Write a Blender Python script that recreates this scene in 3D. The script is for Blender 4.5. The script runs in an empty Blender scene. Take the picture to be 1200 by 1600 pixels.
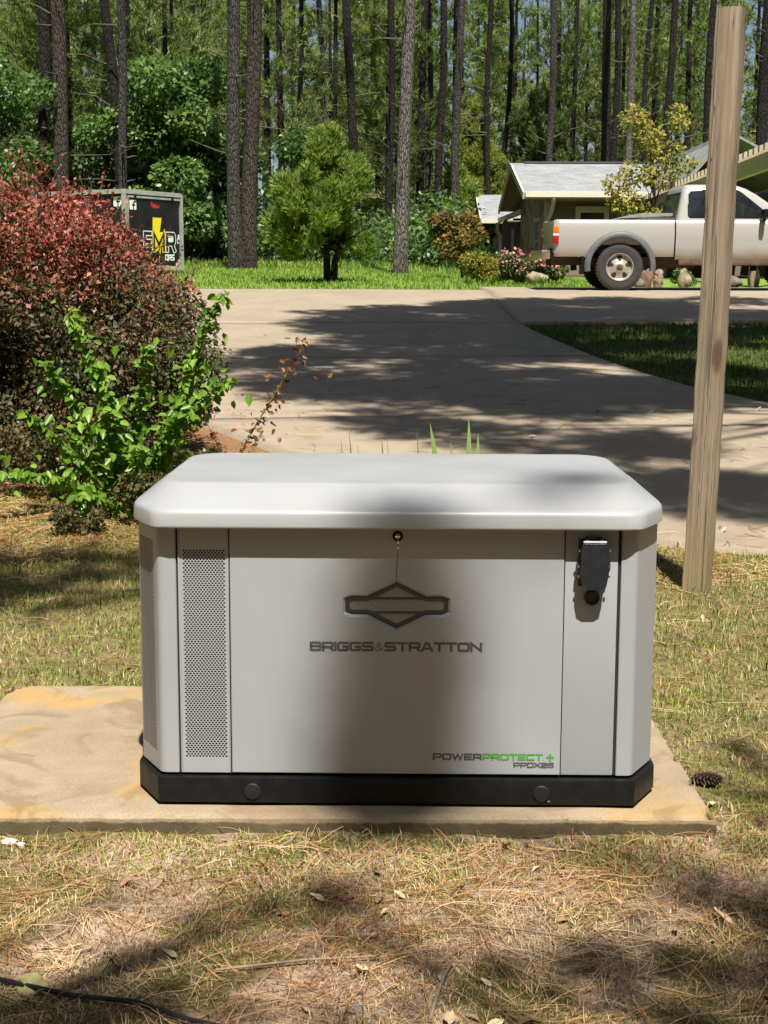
import bpy, bmesh, math, random
import numpy as np
from mathutils import Vector, Matrix, Euler
from mathutils.geometry import tessellate_polygon

# ------------------------------------------------------------------ camera, sky, sun, exposure
scene = bpy.context.scene
COL = scene.collection
rng = np.random.default_rng(7)
random.seed(7)

cam_data = bpy.data.cameras.new('camera')
cam = bpy.data.objects.new('camera', cam_data)
COL.objects.link(cam)
cam_data.sensor_fit = 'VERTICAL'
cam_data.sensor_height = 36.0
cam_data.lens = 2300 / 1600 * 36.0
cam_data.clip_start = 0.05
cam_data.clip_end = 2000
cam.matrix_world = Matrix.Translation((0, 0, 1.26)) @ Euler((math.radians(90 - 8.8), 0, 0)).to_matrix().to_4x4() @ Matrix.Rotation(math.radians(0.2), 4, 'Z')
scene.camera = cam

SUN = Vector((0.085, -0.485, 0.870)).normalized()      # towards the sun
sun_el = math.asin(SUN.z)
world = bpy.data.worlds.new('World')
scene.world = world
world.use_nodes = True
wn = world.node_tree
wn.nodes.clear()
sky = wn.nodes.new('ShaderNodeTexSky')
sky.sky_type = 'NISHITA'
sky.sun_disc = False
sky.sun_elevation = sun_el
sky.sun_rotation = math.atan2(SUN.x, SUN.y)
sky.air_density = 1.0
sky.dust_density = 1.6
bg = wn.nodes.new('ShaderNodeBackground')
bg.inputs['Strength'].default_value = 0.05
wo = wn.nodes.new('ShaderNodeOutputWorld')
wn.links.new(sky.outputs[0], bg.inputs[0])
wn.links.new(bg.outputs[0], wo.inputs[0])

sd = bpy.data.lights.new('sun', 'SUN')
sd.energy = 5.0
sd.angle = math.radians(0.53)
sd.color = (1.0, 0.955, 0.88)
so = bpy.data.objects.new('sun', sd)
so.rotation_euler = SUN.to_track_quat('Z', 'Y').to_euler()
so.location = (2, -10, 30)
COL.objects.link(so)

vs = scene.view_settings
vs.view_transform = 'Standard'
vs.look = 'None'
vs.exposure = 0.82
vs.gamma = 1.0
vs.use_curve_mapping = False
scene.render.engine = 'CYCLES'
cy = scene.cycles
cy.use_denoising = True
cy.max_bounces = 8
cy.diffuse_bounces = 1
cy.glossy_bounces = 3
cy.transmission_bounces = 6
cy.transparent_max_bounces = 8
cy.caustics_reflective = False
cy.caustics_refractive = False

# ------------------------------------------------------------------ helpers: objects
def link(o, parent=None):
    COL.objects.link(o)
    if parent is not None:
        o.parent = parent
    return o

def tag(o, label=None, cat=None, group=None, kind=None):
    if label: o['label'] = label
    if cat: o['category'] = cat
    if group: o['group'] = group
    if kind: o['kind'] = kind
    return o

def thing(name, label, cat, loc=(0, 0, 0), rot=(0, 0, 0), group=None):
    o = bpy.data.objects.new(name, None)
    o.empty_display_size = 0.1
    o.location = loc
    o.rotation_euler = rot
    link(o)
    return tag(o, label, cat, group)

def copy_tree(o, parent=None):
    c = o.copy()
    COL.objects.link(c)
    c.parent = parent
    for ch in o.children:
        copy_tree(ch, c)
    return c

def np_mesh(name, V, F, mats, smooth=False, mi=None):
    """V (n,3); F (m,k) with one k for all faces."""
    V = np.asarray(V, np.float32); F = np.asarray(F, np.int32)
    me = bpy.data.meshes.new(name)
    m, k = F.shape
    me.vertices.add(len(V)); me.vertices.foreach_set('co', V.ravel())
    me.loops.add(m * k); me.loops.foreach_set('vertex_index', F.ravel())
    me.polygons.add(m)
    me.polygons.foreach_set('loop_start', np.arange(0, m * k, k, dtype=np.int32))
    me.polygons.foreach_set('loop_total', np.full(m, k, np.int32))
    if smooth: me.polygons.foreach_set('use_smooth', np.ones(m, bool))
    if not isinstance(mats, (list, tuple)): mats = [mats]
    for a in mats: me.materials.append(a)
    if mi is not None: me.polygons.foreach_set('material_index', np.asarray(mi, np.int32))
    me.update()
    me.validate()
    return me

def np_obj(name, V, F, mats, parent=None, smooth=False, mi=None):
    return link(bpy.data.objects.new(name, np_mesh(name, V, F, mats, smooth, mi)), parent)

class MB:
    """collects shapes into ONE mesh"""
    def __init__(s): s.v = []; s.f = []
    def add(s, V, F):
        b = len(s.v)
        s.v.extend([tuple(p) for p in V]); s.f.extend([tuple(b + i for i in f) for f in F])
        return s
    def box(s, x0, x1, y0, y1, z0, z1, bev=0.0):
        if bev <= 0:
            V = [(x, y, z) for z in (z0, z1) for y in (y0, y1) for x in (x0, x1)]
            return s.add(V, [(0, 2, 3, 1), (4, 5, 7, 6), (0, 1, 5, 4), (2, 6, 7, 3), (0, 4, 6, 2), (1, 3, 7, 5)])
        bm = bmesh.new()
        bmesh.ops.create_cube(bm, size=1.0)
        for v in bm.verts:
            v.co = Vector(((x0 + x1) / 2 + v.co.x * (x1 - x0), (y0 + y1) / 2 + v.co.y * (y1 - y0), (z0 + z1) / 2 + v.co.z * (z1 - z0)))
        bmesh.ops.bevel(bm, geom=list(bm.edges), offset=bev, segments=2, affect='EDGES', profile=0.6)
        bm.verts.index_update()
        s.add([v.co[:] for v in bm.verts], [[v.index for v in f.verts] for f in bm.faces])
        bm.free(); return s
    def bar(s, a, b, w, h, up=(0, 0, 1)):
        a = Vector(a); b = Vector(b); d = (b - a).normalized(); u = Vector(up)
        r = d.cross(u)
        if r.length < 1e-5: r = d.cross(Vector((1, 0, 0)))
        r.normalize(); u = r.cross(d).normalized()
        V = []
        for p in (a, b):
            for i, j in ((-1, -1), (1, -1), (1, 1), (-1, 1)):
                V.append(p + r * (w / 2 * i) + u * (h / 2 * j))
        return s.add(V, [(3, 2, 1, 0), (4, 5, 6, 7), (0, 1, 5, 4), (1, 2, 6, 5), (2, 3, 7, 6), (3, 0, 4, 7)])
    def tube(s, pts, rad, n=8, cap=True):
        pts = [Vector(p) for p in pts]
        if not hasattr(rad, '__len__'): rad = [rad] * len(pts)
        V = []; F = []; r0 = None
        for i, p in enumerate(pts):
            d = (pts[min(i + 1, len(pts) - 1)] - pts[max(i - 1, 0)]).normalized()
            if r0 is None:
                r0 = d.cross(Vector((0, 0, 1)))
                if r0.length < 1e-3: r0 = d.cross(Vector((1, 0, 0)))
            r0 = (r0 - d * r0.dot(d)).normalized()
            u = d.cross(r0)
            for k in range(n):
                a = 2 * math.pi * k / n
                V.append(p + (r0 * math.cos(a) + u * math.sin(a)) * rad[i])
            if i:
                for k in range(n):
                    F.append(((i - 1) * n + k, (i - 1) * n + (k + 1) % n, i * n + (k + 1) % n, i * n + k))
        if cap:
            F.append(tuple(range(n - 1, -1, -1))); F.append(tuple((len(pts) - 1) * n + k for k in range(n)))
        return s.add(V, F)
    def lathe(s, prof, center, axis='y', n=24, closed=False, cap0=True):
        """prof: (radius, offset along axis)"""
        c = Vector(center); V = []; F = []
        ax = {'x': (Vector((1, 0, 0)), Vector((0, 1, 0)), Vector((0, 0, 1))), 'y': (Vector((0, 1, 0)), Vector((0, 0, 1)), Vector((1, 0, 0))), 'z': (Vector((0, 0, 1)), Vector((1, 0, 0)), Vector((0, 1, 0)))}[axis]
        m = len(prof)
        for r, o in prof:
            for k in range(n):
                a = 2 * math.pi * k / n
                V.append(c + ax[0] * o + (ax[1] * math.cos(a) + ax[2] * math.sin(a)) * r)
        for i in range(m if closed else m - 1):
            j = (i + 1) % m
            for k in range(n):
                F.append((i * n + k, i * n + (k + 1) % n, j * n + (k + 1) % n, j * n + k))
        if not closed:
            if cap0: F.append(tuple(range(n - 1, -1, -1)))
            F.append(tuple((m - 1) * n + k for k in range(n)))
        return s.add(V, F)
    def prism(s, poly, d0, d1, plane='xz'):
        """extrude a 2-D polygon; plane 'xz' along y, 'xy' along z, 'yz' along x"""
        n = len(poly)
        def P(p, d): return {'xz': (p[0], d, p[1]), 'xy': (p[0], p[1], d), 'yz': (d, p[0], p[1])}[plane]
        V = [P(p, d0) for p in poly] + [P(p, d1) for p in poly]
        F = [tuple(range(n)), tuple(range(2 * n - 1, n - 1, -1))]
        F += [(i, n + i, n + (i + 1) % n, (i + 1) % n) for i in range(n)]
        return s.add(V, F)
    def rings(s, rings, cap0=True, cap1=True):
        n = len(rings[0]); b = []; F = []
        for r in rings: b.extend(r)
        for i in range(len(rings) - 1):
            for k in range(n):
                F.append((i * n + k, i * n + (k + 1) % n, (i + 1) * n + (k + 1) % n, (i + 1) * n + k))
        if cap0: F.append(tuple(range(n - 1, -1, -1)))
        if cap1: F.append(tuple((len(rings) - 1) * n + k for k in range(n)))
        return s.add(b, F)
    def mesh(s, name, mat, angle=35, smooth=True, off=(0, 0, 0)):
        me = bpy.data.meshes.new(name)
        o = off
        me.from_pydata([(p[0] - o[0], p[1] - o[1], p[2] - o[2]) for p in s.v], [], s.f)
        bm = bmesh.new(); bm.from_mesh(me)
        bmesh.ops.recalc_face_normals(bm, faces=bm.faces); bm.to_mesh(me); bm.free()
        for m in (mat if isinstance(mat, (list, tuple)) else [mat]): me.materials.append(m)
        if smooth:
            me.polygons.foreach_set('use_smooth', np.ones(len(me.polygons), bool))
            me.set_sharp_from_angle(angle=math.radians(angle))
        me.update()
        return me
    def build(s, name, mat, parent=None, angle=35, smooth=True, world=False):
        off = parent.location if (world and parent is not None) else (0, 0, 0)
        return link(bpy.data.objects.new(name, s.mesh(name, mat, angle, smooth, off)), parent)

def smoothstep(x, a, b):
    t = np.clip((np.asarray(x, float) - a) / (b - a), 0, 1)
    return t * t * (3 - 2 * t)

_perm = np.random.default_rng(3).random((256, 256))
def vnoise(x, y):
    x = np.asarray(x, float); y = np.asarray(y, float)
    xi = np.floor(x).astype(int); yi = np.floor(y).astype(int)
    fx = x - xi; fy = y - yi
    fx = fx * fx * (3 - 2 * fx); fy = fy * fy * (3 - 2 * fy)
    g = lambda a, b: _perm[a & 255, b & 255]
    return (g(xi, yi) * (1 - fx) + g(xi + 1, yi) * fx) * (1 - fy) + (g(xi, yi + 1) * (1 - fx) + g(xi + 1, yi + 1) * fx) * fy
def fbm(x, y, o=3):
    t = 0; a = .5; s = 0
    for i in range(o):
        t = t + a * vnoise(x * 2 ** i + 17 * i, y * 2 ** i + 5 * i); s += a; a *= .5
    return t / s

# ------------------------------------------------------------------ helpers: materials
def new_mat(name):
    m = bpy.data.materials.new(name); m.use_nodes = True
    nt = m.node_tree; nt.nodes.clear()
    out = nt.nodes.new('ShaderNodeOutputMaterial')
    p = nt.nodes.new('ShaderNodeBsdfPrincipled')
    nt.links.new(p.outputs[0], out.inputs[0])
    return m, nt, p, out
def N(nt, t, **kw):
    n = nt.nodes.new(t)
    for k, v in kw.items():
        if k.startswith('i_'):
            key = k[2:].replace('_', ' ')
            n.inputs[int(key) if key.isdigit() else key].default_value = v
        else: setattr(n, k, v)
    return n
def rgba(c): return (c[0], c[1], c[2], 1)
def ramp(nt, stops, src=None, interp='LINEAR'):
    r = nt.nodes.new('ShaderNodeValToRGB'); r.color_ramp.interpolation = interp
    e = r.color_ramp.elements
    while len(e) < len(stops): e.new(0.5)
    for i, (p, c) in enumerate(stops):
        e[i].position = p; e[i].color = rgba(c) if len(c) == 3 else c
    if src is not None: nt.links.new(src, r.inputs[0])
    return r
def coords(nt, scale=(1, 1, 1), kind='Object', rot=(0, 0, 0)):
    tc = nt.nodes.new('ShaderNodeTexCoord')
    mp = nt.nodes.new('ShaderNodeMapping')
    mp.inputs['Scale'].default_value = scale
    mp.inputs['Rotation'].default_value = rot
    nt.links.new(tc.outputs[kind], mp.inputs[0])
    return mp.outputs[0]
def noise(nt, vec, scale, detail=4, rough=.55, dist=0):
    n = N(nt, 'ShaderNodeTexNoise'); n.inputs['Scale'].default_value = scale
    n.inputs['Detail'].default_value = detail; n.inputs['Roughness'].default_value = rough
    n.inputs['Distortion'].default_value = dist
    if vec is not None: nt.links.new(vec, n.inputs['Vector'])
    return n.outputs['Fac']
def mixc(nt, fac, a, b, blend='MIX'):
    m = nt.nodes.new('ShaderNodeMix'); m.data_type = 'RGBA'; m.blend_type = blend
    for s, sock in ((fac, m.inputs[0]), (a, m.inputs[6]), (b, m.inputs[7])):
        if isinstance(s, (int, float)): sock.default_value = s
        elif isinstance(s, tuple): sock.default_value = rgba(s)
        else: nt.links.new(s, sock)
    return m.outputs[2]
def maprange(nt, src, a, b, c=0., d=1., smooth=True):
    m = nt.nodes.new('ShaderNodeMapRange')
    if smooth: m.interpolation_type = 'SMOOTHSTEP'
    m.inputs[1].default_value = a; m.inputs[2].default_value = b; m.inputs[3].default_value = c; m.inputs[4].default_value = d
    nt.links.new(src, m.inputs[0]); return m.outputs[0]
def mth(nt, op, a, b=None):
    m = nt.nodes.new('ShaderNodeMath'); m.operation = op
    for s, i in ((a, 0), (b, 1)):
        if s is None: continue
        if isinstance(s, (int, float)): m.inputs[i].default_value = s
        else: nt.links.new(s, m.inputs[i])
    return m.outputs[0]
def bump(nt, p, h, strength=.3, dist=.01):
    b = nt.nodes.new('ShaderNodeBump'); b.inputs['Strength'].default_value = strength; b.inputs['Distance'].default_value = dist
    nt.links.new(h, b.inputs['Height']); nt.links.new(b.outputs[0], p.inputs['Normal']); return b

def M(name, col, rough=.55, metal=0., var=.12, vscale=8., bstr=0., bscale=60., bdist=.003, spec=.5, coat=0., rvar=.1):
    m, nt, p, out = new_mat(name)
    v = coords(nt)
    n = noise(nt, v, vscale, 5)
    lo = tuple(max(0, c * (1 - var)) for c in col); hi = tuple(min(1, c * (1 + var)) for c in col)
    r = ramp(nt, [(.3, lo), (.7, hi)], n)
    nt.links.new(r.outputs[0], p.inputs['Base Color'])
    nt.links.new(maprange(nt, n, .3, .7, rough - rvar * .5, rough + rvar * .5), p.inputs['Roughness'])
    p.inputs['Metallic'].default_value = metal
    p.inputs['Specular IOR Level'].default_value = spec
    if coat: p.inputs['Coat Weight'].default_value = coat; p.inputs['Coat Roughness'].default_value = .08
    if bstr: bump(nt, p, noise(nt, v, bscale, 4), bstr, bdist)
    return m

def leaf_mat(name, stops, trans=.35, rough=.45, spec=.4, clump=1.2, hstops=None, hrange=None, tint=None):
    """colour varies from leaf to leaf (random per island) and from clump to clump"""
    m, nt, p, out = new_mat(name)
    geo = N(nt, 'ShaderNodeNewGeometry')
    v = coords(nt)
    n = noise(nt, v, clump, 2)
    f = mth(nt, 'ADD', mth(nt, 'MULTIPLY', geo.outputs['Random Per Island'], .6), mth(nt, 'MULTIPLY', maprange(nt, n, .3, .7), .4))
    c = ramp(nt, stops, f).outputs[0]
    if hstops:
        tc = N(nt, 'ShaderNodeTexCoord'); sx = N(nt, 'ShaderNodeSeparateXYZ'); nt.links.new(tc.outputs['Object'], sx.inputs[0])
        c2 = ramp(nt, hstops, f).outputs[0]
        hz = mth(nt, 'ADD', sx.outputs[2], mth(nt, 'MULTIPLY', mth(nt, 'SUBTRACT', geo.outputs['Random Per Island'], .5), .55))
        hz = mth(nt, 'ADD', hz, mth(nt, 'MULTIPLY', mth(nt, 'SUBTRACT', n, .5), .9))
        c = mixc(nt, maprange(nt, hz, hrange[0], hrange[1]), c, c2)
    nt.links.new(c, p.inputs['Base Color'])
    p.inputs['Roughness'].default_value = rough
    p.inputs['Specular IOR Level'].default_value = spec
    t = N(nt, 'ShaderNodeBsdfTranslucent')
    nt.links.new(mixc(nt, .5, c, tint if tint else (.35, .5, .05), 'SOFT_LIGHT'), t.inputs[0])
    ms = N(nt, 'ShaderNodeMixShader'); ms.inputs[0].default_value = trans
    nt.links.new(p.outputs[0], ms.inputs[1]); nt.links.new(t.outputs[0], ms.inputs[2]); nt.links.new(ms.outputs[0], out.inputs[0])
    return m

# ------------------------------------------------------------------ terrain
def gz(x, y):
    x = np.asarray(x, float); y = np.asarray(y, float)
    a = np.interp(y, [3.4, 5.2, 7, 23.5, 48, 110, 600], [-.044, -.048, 0, 1.122, 1.93, 2.7, 4])
    b = np.interp(y, [3.4, 5.2, 7, 23.5, 48, 110, 600], [-.044, -.048, 0, 1.122, 1.637, 2.4, 4])
    t = smoothstep(x, -1, 3)
    return a * (1 - t) + b * t
def gzf(x, y): return float(gz(x, y))

def graded(lo, hi, c0, c1, fine, ratio=1.12):
    pts = list(np.arange(c0, c1 + 1e-6, fine)); st = fine; p = c1
    while p < hi: st *= ratio; p += st; pts.append(p)
    st = fine; p = c0
    while p > lo: st *= ratio; p -= st; pts.insert(0, p)
    return np.array(pts)

def ground_material():
    m, nt, p, out = new_mat('soil_and_turf')
    geo = N(nt, 'ShaderNodeNewGeometry'); pos = geo.outputs['Position']
    sx = N(nt, 'ShaderNodeSeparateXYZ'); nt.links.new(pos, sx.inputs[0])
    n1 = noise(nt, pos, 1.7, 4); n2 = noise(nt, pos, 9, 5); n3 = noise(nt, pos, 55, 4, .7); n4 = noise(nt, pos, 4.5, 3)
    soil = ramp(nt, [(.25, (.14, .092, .056)), (.5, (.33, .225, .15)), (.72, (.58, .42, .30))], n2).outputs[0]
    soil = mixc(nt, .55, soil, ramp(nt, [(.3, (.06, .04, .025)), (.5, (.30, .21, .14)), (.7, (.62, .46, .33))], n3).outputs[0])
    moss = ramp(nt, [(.3, (.035, .035, .008)), (.5, (.12, .105, .022)), (.7, (.26, .215, .055))], n3).outputs[0]
    near = mixc(nt, mth(nt, 'MULTIPLY', maprange(nt, n4, .44, .56), .9), soil, moss)
    # turf between pad and driveway
    turf = ramp(nt, [(.25, (.06, .055, .016)), (.5, (.16, .13, .05)), (.75, (.30, .21, .11))], n2).outputs[0]
    turf = mixc(nt, .4, turf, ramp(nt, [(.35, (.03, .03, .01)), (.65, (.36, .27, .13))], n3).outputs[0])
    c = mixc(nt, maprange(nt, mth(nt, 'ADD', sx.outputs[1], mth(nt, 'MULTIPLY', n1, 1.2)), 3.8, 4.9), near, turf)
    # grass island
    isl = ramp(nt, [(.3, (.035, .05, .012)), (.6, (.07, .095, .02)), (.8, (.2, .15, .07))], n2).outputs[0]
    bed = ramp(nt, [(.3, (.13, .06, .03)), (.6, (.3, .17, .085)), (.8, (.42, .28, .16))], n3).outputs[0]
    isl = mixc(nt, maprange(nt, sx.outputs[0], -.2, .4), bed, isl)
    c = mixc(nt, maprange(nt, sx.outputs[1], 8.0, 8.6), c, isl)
    lawn = ramp(nt, [(.3, (.13, .22, .035)), (.7, (.21, .31, .055))], n2).outputs[0]
    c = mixc(nt, maprange(nt, sx.outputs[1], 22, 23), c, lawn)
    wood = ramp(nt, [(.3, (.05, .05, .02)), (.7, (.13, .09, .045))], n2).outputs[0]
    c = mixc(nt, maprange(nt, mth(nt, 'ADD', sx.outputs[1], mth(nt, 'MULTIPLY', n1, 3.)), 39, 42), c, wood)
    nt.links.new(c, p.inputs['Base Color'])
    p.inputs['Roughness'].default_value = .95; p.inputs['Specular IOR Level'].default_value = .15
    bump(nt, p, mth(nt, 'ADD', n3, mth(nt, 'MULTIPLY', n2, 1.5)), .8, .02)
    return m

xs = graded(-320, 320, -2.2, 2.6, .05, 1.09); ys = graded(-90, 520, 2.2, 7.2, .05, 1.07)
X, Y = np.meshgrid(xs, ys)
Z = gz(X, Y)
nearm = smoothstep(-Y, -9, -6)
Z = Z + nearm * ((fbm(X * 2.3, Y * 2.3) - .5) * .05 + (fbm(X * 11, Y * 11, 2) - .5) * .022)
inpad = (X > -1.25) & (X < .9) & (Y > 3.3) & (Y < 4.62)
Z = np.where(inpad, np.minimum(Z, -.03), Z)
nx, ny = len(xs), len(ys)
idx = np.arange(nx * ny).reshape(ny, nx)
F = np.stack([idx[:-1, :-1], idx[:-1, 1:], idx[1:, 1:], idx[1:, :-1]], -1).reshape(-1, 4)
ground = np_obj('ground', np.stack([X, Y, Z], -1).reshape(-1, 3), F, ground_material(), smooth=True)
tag(ground, kind='structure')
def gsurf(x, y):
    z = gz(x, y)
    nm = smoothstep(-np.asarray(y, float), -9, -6)
    return z + nm * ((fbm(np.asarray(x) * 2.3, np.asarray(y) * 2.3) - .5) * .05 + (fbm(np.asarray(x) * 11, np.asarray(y) * 11, 2) - .5) * .022)

# ------------------------------------------------------------------ driveway of cast concrete panels
def concrete(name, a, b, c, stain=None, scale=1.):
    m, nt, p, out = new_mat(name)
    geo = N(nt, 'ShaderNodeNewGeometry'); pos = geo.outputs['Position']
    n1 = noise(nt, pos, 1.1 * scale, 6, .6, .4); n2 = noise(nt, pos, 7 * scale, 6, .65); n3 = noise(nt, pos, 160, 3, .7)
    col = ramp(nt, [(.3, a), (.52, b), (.72, c)], n1).outputs[0]
    col = mixc(nt, .45, col, ramp(nt, [(.3, a), (.7, c)], n2).outputs[0])
    col = mixc(nt, .22, col, ramp(nt, [(.3, (.1, .08, .05)), (.7, (.6, .52, .4))], n3).outputs[0])
    if stain:
        n5 = noise(nt, pos, 2.6, 3, .5, .6)
        col = mixc(nt, mth(nt, 'MULTIPLY', maprange(nt, n5, .50, .66), .6), col, stain)
        n6 = noise(nt, pos, 3.9, 5, .6, 1.2)
        col = mixc(nt, mth(nt, 'MULTIPLY', maprange(nt, n6, .50, .64), .6), col, (.20, .135, .08))
        sz = N(nt, 'ShaderNodeSeparateXYZ'); nt.links.new(pos, sz.inputs[0])
        low = maprange(nt, mth(nt, 'ADD', sz.outputs[2], mth(nt, 'MULTIPLY', mth(nt, 'SUBTRACT', n2, .5), .02)), -.011, -.018)
        col = mixc(nt, mth(nt, 'MULTIPLY', low, .92), col, ramp(nt, [(.3, (.045, .036, .018)), (.7, (.12, .095, .05))], n2).outputs[0])
    nt.links.new(col, p.inputs['Base Color'])
    p.inputs['Roughness'].default_value = .9; p.inputs['Specular IOR Level'].default_value = .25
    bump(nt, p, mth(nt, 'ADD', n3, n2), .35, .006)
    return m
mat_drive = concrete('driveway_concrete', (.21, .16, .11), (.28, .222, .16), (.35, .285, .212))
mat_pad = concrete('pad_concrete', (.225, .158, .09), (.30, .225, .14), (.37, .295, .20), stain=(.42, .25, .065), scale=1.6)

driveway = bpy.data.objects.new('driveway', None); link(driveway); tag(driveway, kind='structure')
def drive_panel(fL, fR, t0, t1, nu, nt_, shear, top=.035):
    ts = np.linspace(t0, t1, nt_); us = np.linspace(0, 1, nu)
    T, U = np.meshgrid(ts, us, indexing='ij')
    L = np.array([fL(t) for t in ts])[:, None]; R = np.array([fR(t) for t in ts])[:, None]
    x = L + (R - L) * U; y = T + shear * (x - .4)
    x = x + (fbm(x * 3 + 40, y * 3) - .5) * .03 * ((U == 0) | (U == 1))
    z = gz(x, y) + top
    e = (U == 0) | (U == 1) | (T == ts[0]) | (T == ts[-1])
    ti = np.stack([x, y, z], -1)
    cxy = ti.copy()
    V = ti.reshape(-1, 3); k = np.arange(nu * nt_).reshape(nt_, nu)
    F = np.stack([k[:-1, :-1], k[:-1, 1:], k[1:, 1:], k[1:, :-1]], -1).reshape(-1, 4)
    rim = np.concatenate([k[0, :], k[1:, -1], k[-1, -2::-1], k[-2:0:-1, 0]])
    low = V[rim] - np.array([0, 0, .16]); b = len(V); n = len(rim)
    V = np.concatenate([V, low]); j = np.arange(n)
    S = np.stack([rim[j], b + j, b + (j + 1) % n, rim[(j + 1) % n]], -1)
    o = np_obj('concrete_panel', V, np.concatenate([F, S]), mat_drive, driveway, smooth=False)
    return o
fL = lambda t: float(np.interp(t, [6.0, 6.63, 6.95, 8.2, 9.65, 10.8, 13, 18.3, 24], [2.9, 1.76, 1.27, .28, -.72, -1.32, -2.6, -5.0, -9]))
fR = lambda t: float(np.interp(t, [6.0, 6.6, 7.5, 9, 10, 11.2, 12.2, 13.3, 14.3, 15.3, 16.8, 18.3], [10, 8, 6.2, 4.6, 3.75, 3.05, 2.63, 2.32, 2.12, 1.98, 1.78, 1.62]))
drive_panel(fL, fR, 6.4, 10.92, 30, 26, .12)
drive_panel(fL, fR, 10.94, 14.6, 24, 22, .12)
drive_panel(fL, fR, 14.62, 18.15, 24, 22, .06)
top0 = lambda t: -16.; top1 = lambda t: 1.6
drive_panel(lambda t: float(np.interp(t, [18.2, 21, 24.4], [-7, -12, -9])), lambda t: 1.62, 18.2, 24.2, 50, 30, .02)
drive_panel(lambda t: 1.635, lambda t: 9.0, 18.2, 26.2, 40, 36, .075)
drive_panel(lambda t: 9.015, lambda t: 26.0, 18.2, 26.2, 40, 36, .075)

# ------------------------------------------------------------------ equipment pad
def build_pad():
    x0, x1, y0, y1 = -1.17, .790, 3.372, 4.533
    nu, nv = 120, 70
    us = np.linspace(x0, x1, nu); vv = np.linspace(y0, y1, nv)
    U, V = np.meshgrid(us, vv)
    Zt = (fbm(U * 6, V * 6) - .5) * .004
    edge = np.minimum(np.minimum(U - x0, x1 - U), np.minimum(V - y0, y1 - V))
    Zt = Zt - .006 * (1 - smoothstep(edge, 0, .02)) - np.maximum(0, fbm(U * 30, V * 30) - .62) * .12 * (edge < .012)
    jit = (fbm(U * 22 + 9, V * 22) - .5) * .010 * (edge < .001)
    cx = ((U - x0) + (y1 - V)) < .06                      # chipped back corner
    P = np.stack([U, V + jit, Zt], -1)
    P[..., 2] -= np.where(cx, .03, 0)
    Vt = P.reshape(-1, 3); k = np.arange(nu * nv).reshape(nv, nu)
    F = np.stack([k[:-1, :-1], k[:-1, 1:], k[1:, 1:], k[1:, :-1]], -1).reshape(-1, 4)
    rim = np.concatenate([k[0, :], k[1:, -1], k[-1, -2::-1], k[-2:0:-1, 0]]); n = len(rim)
    Vs = [Vt]; Fs = [F]; prev = rim; b = len(Vt)
    ctr = np.array([(x0 + x1) / 2, (y0 + y1) / 2])
    for q, (dz, ou) in enumerate([(.006, .004), (.03, .006), (.07, .003), (.14, 0)]):
        low = Vt[rim].copy(); low[:, 2] = -dz
        low[:, :2] += np.sign(low[:, :2] - ctr) * (np.abs(low[:, :2] - ctr) > np.array([(x1 - x0) / 2 - .02, (y1 - y0) / 2 - .02])) * (ou + (fbm(low[:, 0] * 15 + q * 7, low[:, 1] * 15 + q) - .5)[:, None] * .012)
        Vs.append(low); j = np.arange(n); cur = b + j
        Fs.append(np.stack([prev[j], cur[j], cur[(j + 1) % n], prev[(j + 1) % n]], -1)); prev = cur; b += n
    o = np_obj('concrete_pad', np.concatenate(Vs), np.concatenate(Fs), mat_pad, smooth=True)
    o.data.set_sharp_from_angle(angle=math.radians(32))
    tag(o, 'low rectangular concrete pad under the grey generator, stained tan and yellow', 'concrete pad')
build_pad()

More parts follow.
